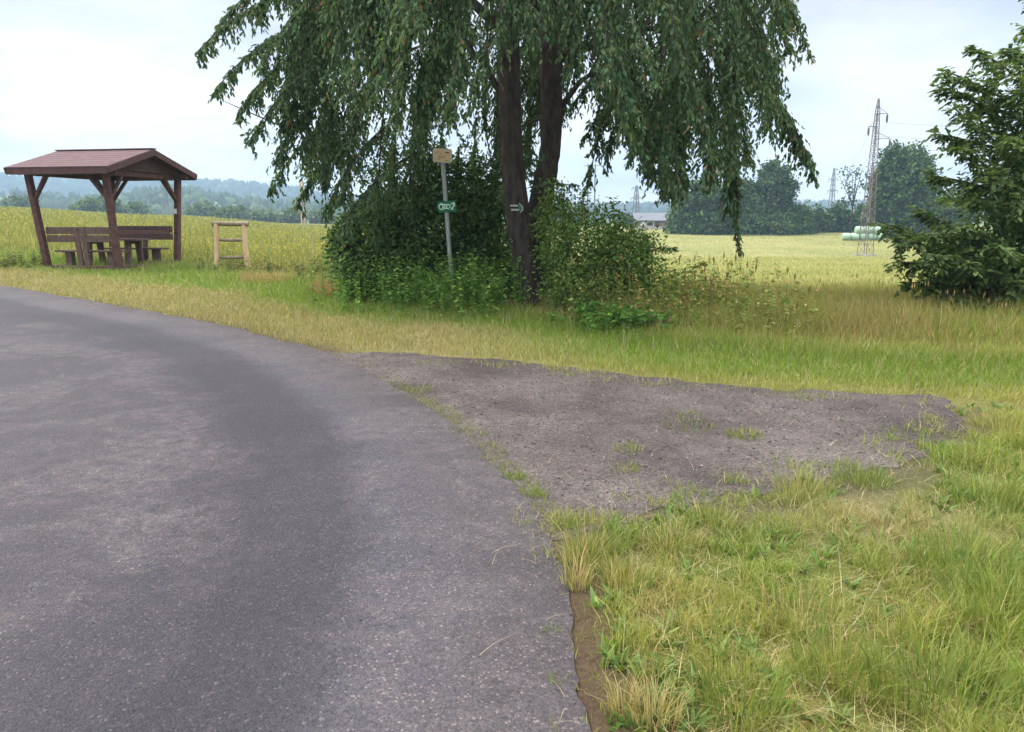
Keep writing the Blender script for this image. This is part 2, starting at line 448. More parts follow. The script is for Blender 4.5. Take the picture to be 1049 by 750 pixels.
def zone_cols(x, y):
    """mean colour of what grows at a place"""
    w = past(x, y); vw = verge_w(x)
    n1 = fbm(x * .9, y * .9, 41); n2 = fbm(x * .35, y * .35, 47); n3 = fbm(x * 2.3, y * 2.3, 53)
    # near lawn
    lawn = mixn(C_GREEN, C_DRYG, sm(.38, .66, n1))
    lawn = lawn * (1 - (.85 * sm(.56, .66, n2) * sm(.3, .6, n3))[:, None]) + np.asarray(C_STRAW)[None] * (.85 * sm(.56, .66, n2) * sm(.3, .6, n3))[:, None]
    br = sm(.9, 1.9, x - .25 * np.maximum(y - 2, 0)) * (1 - sm(3.8, 5.5, y)) * .65 * sm(.3, .55, n1)
    lawn = lawn * (1 - br[:, None]) + np.asarray(C_BRIGHT)[None] * br[:, None]
    # pale dry patch in the lawn at the right
    cx, cy = gp(915, 535); pt = np.exp(-(((x - cx) / .55) ** 2 + ((y - cy) / .45) ** 2)) * .9
    lawn = lawn * (1 - pt[:, None]) + np.array([.36, .31, .16])[None] * pt[:, None]
    # verge
    tw = w / vw + (n1 - .5) * .35
    left = mixn(C_STRAW, C_BRIGHT, sm(.35, .62, tw) * .9)
    right = mixn(C_DRYG, C_BRIGHT, sm(.0, .35, tw) * .9)
    s = sm(-1.2, 1.6, x)
    ver = left * (1 - s[:, None]) + right * s[:, None]
    tl_ = sm(-5.5, -8.5, x) * .0
    # beyond
    u = x / np.maximum(y, 1)
    fs = sm(-.22, .02, u)
    mea = mixn(C_MEADOW, (.28, .275, .10), sm(.35, .65, n2))
    fie = mixn(C_FIELD, (.30, .315, .115), sm(.40, .62, fbm(x * .12, y * .25, 61)))
    bey = mea * (1 - fs[:, None]) + fie * fs[:, None]
    ta = (1 - sm(12.5, 17.5, y)) * fs       # rank tall grass beyond the verge
    tall = mixn((.31, .33, .095), C_RUST, sm(.46, .74, n1))
    bey = bey * (1 - ta[:, None]) + tall * ta[:, None]
    k = sm(-.25, .25, w - vw)
    c = ver * (1 - k[:, None]) + bey * k[:, None]
    k0 = sm(-.35, .15, w)
    return lawn * (1 - k0[:, None]) + c * k0[:, None]

# terrain sheet --------------------------------------------------------
def terrain():
    n = 360
    t = np.linspace(-1, 1, n); X = 1780 * np.sinh(8.2 * t) / np.sinh(8.2)
    t = np.linspace(-.55, 1, n); Yc = 1780 * np.sinh(8.2 * t) / np.sinh(8.2)
    gx, gy = np.meshgrid(X, Yc); x = gx.ravel(); y = gy.ravel()
    z = H(x, y)
    c = zone_cols(x, y) * .62
    soil = np.array([.075, .048, .038])
    e = dist_poly(np.stack([x, y], 1), EDGE, 4)
    k = (np.exp(-(e / .30) ** 2) * .95)
    c = c * (1 - k[:, None]) + soil[None] * k[:, None]
    l_ = dist_poly(np.stack([x, y], 1), LOTC, 4); k = np.exp(-(l_ / .30) ** 2) * (1 - sm(5.5, 6.2, y)) * .85
    c = c * (1 - k[:, None]) + np.array([.088, .075, .07])[None] * k[:, None]
    near = ((1 - sm(7, 9, y)) * .35)
    c = c * (1 - near[:, None]) + soil[None] * near[:, None]
    far = sm(160, 420, np.hypot(x, y))
    c = c * (1 - far[:, None]) + np.array([.10, .13, .045])[None] * far[:, None]
    i = np.arange(n - 1); a = (i[:, None] * n + i[None]).ravel()
    q = np.stack([a, a + 1, a + n + 1, a + n], 1)
    me = np_mesh('ground', np.stack([x, y, z], 1), q, None, c, True)
    setp(link('ground', me, M_SOIL), kind='structure')
terrain()

# ------------------------------------------------------------------ grass
def blades(P, h, w, lean, col, yaw=None, seg2=True):
    n = len(P)
    yaw = RNG.uniform(0, 2 * PI, n) if yaw is None else yaw
    fac = RNG.uniform(0, 2 * PI, n)
    sd = np.stack([np.cos(fac), np.sin(fac), np.zeros(n)], 1) * (w / 2)[:, None]
    ln = np.stack([np.cos(yaw), np.sin(yaw), np.zeros(n)], 1) * (lean * h)[:, None]
    up = np.zeros((n, 3)); up[:, 2] = 1
    hz_ = np.sqrt(np.maximum(1 - lean ** 2 * .7, .1)) * h
    P = P - up * .015
    mid = P + up * (hz_ * .6)[:, None] + ln * .32
    tip = P + up * hz_[:, None] + ln
    V = np.stack([P - sd, P + sd, mid + sd * .75, mid - sd * .75, tip], 1).reshape(-1, 3)
    b = np.arange(n) * 5
    q = np.stack([b, b + 1, b + 2, b + 3], 1); t = np.stack([b + 3, b + 2, b + 4], 1)
    return V, q, t, np.repeat(col, 5, 0)

def seeds(P, w, h, col):
    """little upright seed-head spindles or flower dots (two crossed rhombs)"""
    n = len(P); a = RNG.uniform(0, PI, n)
    out = []
    for k in (0, PI / 2):
        sd = np.stack([np.cos(a + k), np.sin(a + k), np.zeros(n)], 1) * (w / 2)[:, None]
        up = np.zeros((n, 3)); up[:, 2] = h
        out.append(np.stack([P - up * .5, P + sd, P + up * .5, P - sd], 1))
    V = np.stack(out, 1).reshape(-1, 3); b = np.arange(2 * n) * 4
    return V, np.stack([b, b + 1, b + 2, b + 3], 1), np.zeros((0, 3), int), np.repeat(col, 8, 0)

def merge(parts):
    V = []; Q = []; T = []; C = []; o = 0
    for v, q, t, c in parts:
        V.append(v); Q.append(q + o); T.append(t + o); C.append(c); o += len(v)
    return np.concatenate(V), np.concatenate(Q), np.concatenate(T), np.concatenate(C)

def stuff(name, parts, label, cat, m=None):
    V, q, t, c = merge(parts)
    o = link(name, np_mesh(name, V, q, t, c), m or M_GRASS)
    return setp(o, label, cat, None, 'stuff')

def vary(c, s=.18):
    n = len(c)
    v = np.exp(RNG.normal(0, s, (n, 1))); hue = RNG.normal(0, .08, (n, 1))
    return np.clip(c * v * np.concatenate([1 + hue, np.ones((n, 1)), 1 - hue * .5], 1), .005, .75)

def field_pts(n, y0, y1, ul, ur):
    """uniform over the view: log-uniform in distance, so the nearer the denser"""
    y = y0 * (y1 / y0) ** RNG.random(n); x = y * RNG.uniform(ul, ur, n)
    return x, y

def on_ground(x, y, z=0): return np.stack([x, y, H(x, y) + z], 1)

# near lawn at the right of the road, with tufts
def lawn():
    n = 330000
    y = 1.5 * (9.0 / 1.5) ** RNG.random(n); x = RNG.uniform(-.6, 1, n) * 0 + RNG.uniform(-.15, .86, n) * y + .0
    # clumping
    P = np.stack([x, y], 1)
    keep = past(x, y) < .1
    x, y = x[keep], y[keep]; P = np.stack([x, y], 1)
    rd = inside(P, ROAD); lt = inside(P, LOT)
    e = dist_poly(P, EDGE, 2); l = dist_poly(P, LOTC, 2)
    n1 = fbm(x * 7, y * 7, 71); n2 = fbm(x * 2, y * 2, 77); n3_ = fbm(x * 5, y * 5, 79)
    p = .35 + 1.1 * sm(.3, .6, n1)
    p = np.where(~rd & ~lt, p * (.12 + .88 * sm(.02, .45, np.minimum(e, 9) + (n2 - .5) * .5)) * (.10 + .9 * sm(0, .5, l + (n2 - .5) * .7)), p)
    # inside road: only a fringe; inside layby: a fringe
    p = np.where(rd, np.where(e < .13, .35 * sm(.42, .6, n2) * (1 - e / .13), 0), p)
    p = np.where(lt & ~rd, np.where(l < .45, .9 * sm(.42, .60, n3_) * (1 - l / .45), 0), p)
    # bare soil beside the road edge in front
    bare = (1 - sm(.12, .30, e + (n2 - .5) * .25)) * (1 - sm(2.9, 3.3, y))
    p = p * (1 - .93 * bare)
    k = RNG.random(len(x)) < p
    x, y, n1, n2 = x[k], y[k], n1[k], n2[k]
    c = zone_cols(x, y)
    dry = RNG.random(len(x)) < .14 + .34 * sm(.42, .62, fbm(x * 1.7, y * 1.7, 133))
    c[dry] = c[dry] * .3 + np.array([.42, .34, .17]) * .7
    h = (.025 + .07 * RNG.random(len(x)) ** 1.5) * (.5 + .95 * sm(.35, .75, n1))
    tallr = sm(1.0, 2.0, x - .2 * (y - 2)) * (1 - sm(4.3, 5.5, y)) * sm(.35, .6, n2)
    h = h * (1 + 1.1 * tallr)
    w = RNG.uniform(.0022, .0045, len(x)) * (1 + .6 * tallr) * np.maximum(1, y / 4.5)
    out = [blades(on_ground(x, y), h, w, RNG.uniform(.15, .95, len(x)), vary(c, .22))]
    # dead straw lying flat among the grass and strewn over the edges of road and layby
    y = 1.7 * (6.5 / 1.7) ** RNG.random(10000); x = RNG.uniform(-.12, .86, 10000) * y; P = np.stack([x, y], 1)
    e = dist_poly(P, EDGE, 2); l = dist_poly(P, LOTC, 2); r = inside(P, ROAD); t = inside(P, LOT)
    k = RNG.random(len(x)) < np.where(r, .05 * np.exp(-e / .15), np.where(t, .5 * np.exp(-l / .3), .8 * sm(.1, .4, e))); x, y = x[k], y[k]
    out.append(blades(on_ground(x, y, .026 + .02 * RNG.random(len(x))), RNG.uniform(.05, .16, len(x)), np.full(len(x), .0022), RNG.uniform(.97, 1.0, len(x)) * 1.15, vary(np.tile([.42, .34, .19], (len(x), 1)), .2)))
    return out

def tuft(cx, cy, r, n, h0, h1, cols, w=.004, lean=(.1, .8)):
    a = RNG.uniform(0, 2 * PI, n); rr = r * np.sqrt(RNG.random(n))
    x = cx + rr * np.cos(a); y = cy + rr * np.sin(a)
    c = np.asarray(cols)[RNG.integers(0, len(cols), n)]
    return blades(on_ground(x, y, .01), RNG.uniform(h0, h1, n), RNG.uniform(.6, 1.2, n) * w, RNG.uniform(*lean, n), vary(c, .2), yaw=a + RNG.normal(0, .5, n))

LP = lawn()
DRY = [(.45, .36, .18), (.38, .31, .13), (.25, .24, .08)]
GRN = [(.13, .20, .035), (.18, .24, .05), (.22, .24, .07)]
for (px, py, r, n, h0, h1, cs) in [(600, 575, .09, 240, .08, .22, DRY + GRN), (590, 600, .06, 120, .06, .2, DRY), (640, 600, .09, 160, .06, .2, DRY + GRN), (628, 560, .10, 260, .05, .14, GRN),
        (690, 560, .12, 240, .06, .17, DRY + GRN), (735, 540, .12, 240, .06, .17, DRY + GRN), (670, 740, .07, 200, .06, .2, DRY), (640, 730, .05, 90, .05, .16, DRY),
        (580, 540, .07, 160, .03, .08, GRN), (545, 507, .07, 180, .02, .07, GRN), (525, 490, .06, 130, .02, .06, GRN), (570, 700, .03, 30, .02, .05, GRN), (565, 650, .03, 30, .02, .05, GRN),
        (760, 730, .14, 260, .1, .26, GRN), (820, 640, .15, 260, .08, .2, GRN + DRY), (985, 590, .2, 420, .1, .28, GRN), (1030, 640, .2, 420, .1, .3, GRN), (860, 700, .15, 260, .1, .24, GRN), (960, 720, .2, 420, .1, .28, GRN),
        (1015, 520, .2, 300, .1, .22, GRN), (880, 495, .15, 240, .06, .16, GRN), (820, 505, .14, 240, .06, .16, DRY + GRN), (1030, 440, .2, 320, .08, .2, DRY + GRN)]:
    cx, cy = gp(px, py); LP.append(tuft(cx, cy, r, n, h0, h1, cs))
# green seam between asphalt and gravel
for i in range(len(EDGE)):
    x, y = EDGEJ[i]
    if 3.5 < y < 6.8 and vnoise(np.array([i * .35]), np.array([0.]), 3)[0] > .3:
        LP.append(tuft(x + .05, y + .02, .085, 42, .012, .06, [(.16, .20, .05), (.13, .2, .04), (.24, .22, .09)], .0035))
    if 6.8 <= y < 15 and i % 2 == 0:
        LP.append(tuft(x + .06, y + .06, .1, 8, .02, .06, [(.22, .2, .08), (.16, .18, .05)], .005))
# sparse tufts on the layby
for (px, py, r, n) in [(705, 437, .16, 90), (645, 462, .09, 60), (640, 482, .08, 60), (762, 447, .11, 150), (450, 373, .2, 70), (620, 364, .2, 70), (820, 406, .18, 90), (560, 367, .2, 60), (700, 425, .12, 40), (430, 400, .1, 60)]:
    cx, cy = gp(px, py); LP.append(tuft(cx, cy, r * 1.2, n * 2, .012, .07, GRN + [(.25, .22, .1)], .005))
# grass and dead straw creeping over the crumbling edge of the asphalt
for i in range(len(EDGE)):
    x, y = EDGEJ[i]
    if 1.9 < y < 3.7 and RNG.random() < .75:
        LP.append(tuft(x + RNG.uniform(-.02, .16), y + RNG.uniform(-.05, .05), .035, 12, .015, .07, [(.2, .22, .06), (.36, .29, .13), (.15, .21, .04), (.40, .33, .17)], .003, (.3, 1.0)))
# broad leaved plantain and clover among the grass
n_ = 520; y_ = 2.0 * (6.0 / 2.0) ** RNG.random(n_); x_ = RNG.uniform(.12, .8, n_) * y_
k_ = (past(x_, y_) < 0) & ~inside(np.stack([x_, y_], 1), LOT) & (fbm(x_ * 1.5, y_ * 1.5, 171) > .45); x_, y_ = x_[k_], y_[k_]
for a_, b_ in zip(x_, y_): LP.append(tuft(a_, b_, .018, 7, .05, .085, [(.12, .20, .05), (.16, .23, .06)], .022, (.6, .95)))
stuff('lawn_grass', LP, 'patchy green and straw coloured grass growing beside the road in front of the layby', 'grass')

def verge():
    n = 330000
    y = 6 * (24 / 6) ** RNG.random(n); x = RNG.uniform(-.78, .8, n) * y
    w = past(x, y); vw = verge_w(x)
    k = (w > -.1) & (w < vw + .3)
    x, y, w, vw = x[k], y[k], w[k], vw[k]
    P = np.stack([x, y], 1)
    l = np.where(inside(P, LOT), -1, 1) * dist_poly(P, LOTC, 2)
    n1 = fbm(x * 3, y * 3, 83); n2 = fbm(x * .8, y * .8, 87)
    p = (.25 + .75 * sm(-.05, .5, w + (n1 - .5) * .5)) * np.where(l < -.6, 0, np.where(l < 0, .30 * sm(.42, .6, fbm(x * 3.5, y * 3.5, 89)) * (1 + l / .6), 1)) * np.where(l < .15, .6, 1)
    k = (RNG.random(len(x)) < p) & ~inside(P, ROAD)
    x, y, w, vw, n1, n2 = x[k], y[k], w[k], vw[k], n1[k], n2[k]
    c = zone_cols(x, y)
    mixk = RNG.random(len(x)) < .22
    c[mixk] = np.array([.37, .32, .18])
    mixg = RNG.random(len(x)) < .15
    c[mixg] = np.array(C_GREEN)
    h = (.05 + .07 * RNG.random(len(x))) * (1 + 1.3 * sm(.45, 1.0, w / vw)) * (.7 + .7 * n2)
    wd = RNG.uniform(.8, 1.5, len(x)) * .0007 * y
    return [blades(on_ground(x, y), h, wd, RNG.uniform(.1, .9, len(x)), vary(c, .2))]
VP = verge()
# heaps of reddish dead hay
for (px, py, r, n) in [(350, 304, .42, 1100), (336, 300, .3, 500), (272, 292, .5, 500), (540, 316, .3, 200)]:
    cx, cy = gp(px, py); VP.append(tuft(cx, cy, r, n, .10, .40, [(.38, .22, .12), (.34, .23, .12), (.44, .32, .18)], .012, (.3, .95)))
stuff('verge_grass', VP, 'mown verge of straw and green grass along the far side of the road', 'grass')

def meadow():
    x, y = field_pts(210000, 13.5, 155, -.82, -.02)
    w = past(x, y); k = w > verge_w(x) - .4; x, y, w = x[k], y[k], w[k]
    n1 = fbm(x * .6, y * .6, 91); n2 = fbm(x * .15, y * .15, 95)
    c = zone_cols(x, y)
    r = RNG.random(len(x))
    c[r < .22] = np.array([.33, .29, .085]); c[(r > .22) & (r < .42)] = np.array([.12, .17, .04])
    ramp_ = sm(0, 2.5, w - verge_w(x))
    h = (.12 + .38 * RNG.random(len(x))) * (.35 + .65 * ramp_) * (.75 + .6 * n1)
    wd = RNG.uniform(.6, 1.3, len(x)) * np.maximum(.0009 * y, .011)
    out = [blades(on_ground(x, y), h, wd, RNG.uniform(.05, .6, len(x)), vary(c, .2))]
    x, y = field_pts(4500, 17, 110, -.80, -.12); k = (fbm(x * .5, y * .5, 99) > .46) & (past(x, y) > verge_w(x) + .6); x, y = x[k], y[k]
    s = .035 + .0011 * y * RNG.random(len(x))
    out.append(seeds(on_ground(x, y, RNG.uniform(.25, .55, len(x))), s, s, vary(np.tile([.52, .43, .06], (len(x), 1)), .15)))
    # dark leafy weed patches in the meadow edge
    return out
stuff('meadow_grass', meadow(), 'tall yellow green meadow with small yellow flowers behind the picnic shelter', 'grass')

def hayfield():
    x, y = field_pts(200000, 10, 158, -.12, .9)
    w = past(x, y); k = w > verge_w(x) + 2.5 * sm(14, 9, y) - .2; x, y = x[k], y[k]
    c = zone_cols(x, y)
    r = RNG.random(len(x)); c[r < .2] = np.array([.44, .40, .20]); c[r > .92] = np.array([.22, .25, .08])
    h = (.06 + .13 * RNG.random(len(x))) * (.8 + .5 * fbm(x * .3, y * .3, 101))
    wd = RNG.uniform(.6, 1.3, len(x)) * np.maximum(.0009 * y, .009)
    return [blades(on_ground(x, y), h, wd, RNG.uniform(.3, .95, len(x)), vary(c, .10))]
stuff('field_grass', hayfield(), 'pale straw coloured hay field stretching back to the trees and pylon', 'grass')

def rank():
    x, y = field_pts(110000, 7.2, 18, .04, .86)
    w = past(x, y); vw = verge_w(x); k = (w > vw - .2) & (y < 18.5); x, y, w, vw = x[k], y[k], w[k], vw[k]
    n1 = fbm(x * .8, y * .8, 111); n2 = fbm(x * 2.2, y * 2.2, 117)
    fade = (1 - sm(12.0, 17, y + (n1 - .5) * 4))
    k = RNG.random(len(x)) < (.15 + .85 * fade); x, y, w, vw, n1, n2, fade = [q[k] for q in (x, y, w, vw, n1, n2, fade)]
    c = zone_cols(x, y)
    r = RNG.random(len(x)); c[r < .18] = np.array([.38, .30, .13]); c[(r > .18) & (r < .30)] = np.array(C_RUST); c[r > .74] = np.array(C_GREEN)
    h = (.15 + .42 * RNG.random(len(x))) * (.35 + .65 * sm(0, 1.2, w - vw)) * (.6 + .8 * n1) * (.5 + .5 * fade)
    wd = RNG.uniform(.6, 1.3, len(x)) * .0075
    P = on_ground(x, y)
    out = [blades(P, h, wd, RNG.uniform(.05, .7, len(x)), vary(c, .22))]
    k = RNG.random(len(x)) < .016; Q = P[k].copy(); Q[:, 2] += h[k] * 1.15
    out.append(blades(P[k], h[k] * 1.2, wd[k] * .5, RNG.uniform(.0, .1, k.sum()), vary(np.tile([.33, .24, .11], (k.sum(), 1)), .15)))
    out.append(seeds(Q, np.full(k.sum(), .015), .085, vary(np.tile([.36, .27, .13], (k.sum(), 1)), .25)))
    return out
stuff('rank_grass', rank(), 'rank tall grass with rusty seed heads between the layby and the hay field', 'grass')

# loose stones on the layby and a few on the road
def stones():
    n = 26000
    lo, hi = LOT.min(0), LOT.max(0)
    P = RNG.uniform(lo, hi, (n, 2)); k = inside(P, LOT) & ~inside(P, ROAD); P = P[k]
    Q = RNG.uniform((-3, 1.8), (.3, 8), (5000, 2)); k = inside(Q, ROAD); Q = Q[k]; e = dist_poly(Q, EDGE, 2)
    Q = Q[RNG.random(len(Q)) < .03 + .7 * np.exp(-e / .25)]
    A = np.concatenate([P, Q]); n = len(A)
    r = (.0028 + .010 * RNG.random(n) ** 5) ; r[len(P):] *= .6
    o = np.array([(1, 0, 0), (0, 1, 0), (-1, 0, 0), (0, -1, 0), (0, 0, .8), (0, 0, -.5)], float)
    a = RNG.uniform(0, 2 * PI, n); ca, sa = np.cos(a), np.sin(a)
    J = o[None] * RNG.uniform(.6, 1.35, (n, 6, 1)) * r[:, None, None]
    R = J.copy(); R[:, :, 0] = J[:, :, 0] * ca[:, None] - J[:, :, 1] * sa[:, None]; R[:, :, 1] = J[:, :, 0] * sa[:, None] + J[:, :, 1] * ca[:, None]
    base = np.stack([A[:, 0], A[:, 1], H(A[:, 0], A[:, 1]) + np.where(np.arange(n) < len(P), .005, .011)], 1)
    V = (R + base[:, None]).reshape(-1, 3)
    f = np.array([(0, 1, 4), (1, 2, 4), (2, 3, 4), (3, 0, 4), (1, 0, 5), (2, 1, 5), (3, 2, 5), (0, 3, 5)])
    T = (f[None] + (np.arange(n) * 6)[:, None, None]).reshape(-1, 3)
    c = np.array([(.06, .052, .051), (.10, .089, .085), (.15, .135, .13), (.25, .23, .21)])[RNG.choice(4, n, p=[.4, .38, .17, .05])]
    m = attr_mat('stone', 0, .9, .2)
    setp(link('loose_gravel', np_mesh('loose_gravel', V, None, T, np.repeat(c, 6, 0)), m), 'loose grey gravel strewn over the layby and along the road edge', 'gravel', None, 'stuff')
stones()

# ------------------------------------------------------------------ leaves
def leaf_mesh(B, D, Nn, L, W, col, fold=.25):
    """pointed leaves: base B, direction D, face normal Nn"""
    D = D / np.linalg.norm(D, axis=1)[:, None]
    sd = np.cross(D, Nn); sd /= np.maximum(np.linalg.norm(sd, axis=1), 1e-6)[:, None]
    up = np.cross(sd, D)
    L = L[:, None]; W = W[:, None] / 2
    f = up * W * fold
    V = np.stack([B, B + D * L * .32 + sd * W + f, B + D * L * .7 + sd * W * .72 + f - up * L * .03, B + D * L - up * L * .1,
                  B + D * L * .7 - sd * W * .72 + f - up * L * .03, B + D * L * .32 - sd * W + f], 1).reshape(-1, 3)
    b = np.arange(len(B)) * 6
    q = np.concatenate([np.stack([b, b + 1, b + 2, b + 3], 1), np.stack([b, b + 3, b + 4, b + 5], 1)])
    return V, q, np.zeros((0, 3), int), np.repeat(col, 6, 0)

def leaf_cols(n, pal, wts, s=.2):
    return vary(np.asarray(pal)[RNG.choice(len(pal), n, p=wts)], s)

def bez(p, c, q, t):
    t = t[:, None]; return p * (1 - t) ** 2 + c * 2 * t * (1 - t) + q * t * t

class Foliage:
    def __init__(s): s.B = []; s.D = []; s.N = []; s.L = []; s.W = []; s.wood = MB()
    def spray(s, p, q, sag=.25, ntw=26, tl=.3, nl=6, leaf=.1, wide=.45, hang=.8, r0=.012, flat=0., t0=.12, wood=True):
        """a branch from p to q (arched by sag) carrying twigs with leaves"""
        p = np.asarray(p, float); q = np.asarray(q, float)
        c = (p + q) / 2 + np.array([0, 0, sag]); 
        hor = q - p; c = c + np.array([hor[0], hor[1], 0]) * .12
        if wood:
            t = np.linspace(0, 1, 7); pts = bez(p, c, q, t)
            s.wood.tube(pts, list(np.linspace(r0, r0 * .3, 7)), 4, cap=False)
        t = t0 + (1 - t0) * RNG.random(ntw) ** .8
        o = bez(p, c, q, t); dr = 2 * (1 - t)[:, None] * (c - p) + 2 * t[:, None] * (q - c)
        dr /= np.linalg.norm(dr, axis=1)[:, None]
        rv = RNG.normal(0, 1, (ntw, 3)); rv[:, 2] *= (.5 if flat == 0 else .6)
        rv /= np.linalg.norm(rv, axis=1)[:, None]
        td = dr * .55 + rv * .8 + np.array([0, 0, -.55 * hang]); td /= np.linalg.norm(td, axis=1)[:, None]
        ln = tl * RNG.uniform(.4, 1.15, ntw) * (1.1 - .6 * t)
        k = (np.arange(nl) + .6) / nl
        kk = np.clip(k[None] + RNG.normal(0, .06, (ntw, nl)), .03, 1.05)
        B = o[:, None] + td[:, None] * (ln[:, None] * kk)[..., None]
        B[..., 2] -= (kk ** 2 * ln[:, None]) * .35 * hang
        sdv = RNG.normal(0, 1, (ntw, nl, 3))
        if flat:
            alt = np.where(np.arange(nl) % 2 == 0, 1, -1)[None, :, None]
            side = np.cross(td, [0, 0, 1]); side /= np.maximum(np.linalg.norm(side, axis=1), .1)[:, None]
            D = td[:, None] * .75 + side[:, None] * alt * .75 + sdv * .22 + np.array([0, 0, -.3 * hang])
            Nn = np.array([0, 0, 1.]) + RNG.normal(0, .35, (ntw, nl, 3))
        else:
            D = td[:, None] * .35 + sdv * .38 + np.array([0, 0, -1.0 * hang])
            Nn = RNG.normal(0, 1, (ntw, nl, 3)); Nn[..., 2] = Nn[..., 2] * .5 + .35
        L = leaf * RNG.uniform(.65, 1.2, ntw * nl)
        s.B.append(B.reshape(-1, 3)); s.D.append(D.reshape(-1, 3)); s.N.append(Nn.reshape(-1, 3)); s.L.append(L); s.W.append(L * wide * RNG.uniform(.85, 1.15, ntw * nl))
    def lobe(s, c, rad, n, leaf, wide=.5, clump=14, hang=.3, shell=.55, cl_r=.12):
        """leaf clumps spread through an ellipsoid"""
        c = np.asarray(c, float); rad = np.asarray(rad, float)
        m = max(1, n // clump)
        d = RNG.normal(0, 1, (m, 3)); d /= np.linalg.norm(d, axis=1)[:, None]
        rr = shell + (1 - shell) * RNG.random(m) ** .6
        wob = .72 + .55 * fbm(d[:, 0] * 2.3 + c[0], d[:, 1] * 2.3 + d[:, 2] * 2.9 + c[2], 7)
        o = c + d * rad * (rr * wob)[:, None]
        B = o[:, None] + RNG.normal(0, 1, (m, clump, 3)) * cl_r
        D = d[:, None] * .6 + RNG.normal(0, .55, (m, clump, 3)) + np.array([0, 0, -hang])
        Nn = d[:, None] * .7 + RNG.normal(0, .5, (m, clump, 3)) + np.array([0, 0, .6])
        L = leaf * RNG.uniform(.6, 1.25, m * clump)
        s.B.append(B.reshape(-1, 3)); s.D.append(D.reshape(-1, 3)); s.N.append(Nn.reshape(-1, 3)); s.L.append(L); s.W.append(L * wide)
    def mesh(s, name, pal, wts, sv=.2, ground=True):
        B = np.concatenate(s.B); D = np.concatenate(s.D); Nn = np.concatenate(s.N); L = np.concatenate(s.L); W = np.concatenate(s.W)
        if ground:
            k = B[:, 2] > H(B[:, 0], B[:, 1]) + .02
            if name == 'crown': qx, qy = pix(B[:, 0], B[:, 1], B[:, 2]); k &= ~((B[:, 1] < 13.4) & (qx > 436) & (qx < 476) & (qy > 138) & (qy < 275))
            B, D, Nn, L, W = B[k], D[k], Nn[k], L[k], W[k]
        V, q, t, c = leaf_mesh(B, D, Nn, L, W, leaf_cols(len(B), pal, wts, sv))
        return np_mesh(name, V, q, t, c)

def at_root(name, loc, label, cat, group=None):
    return empty(name, loc, label, cat, group)

def child(o, parent):
    o.parent = parent; o.matrix_parent_inverse = Matrix.Translation(parent.location).inverted(); return o

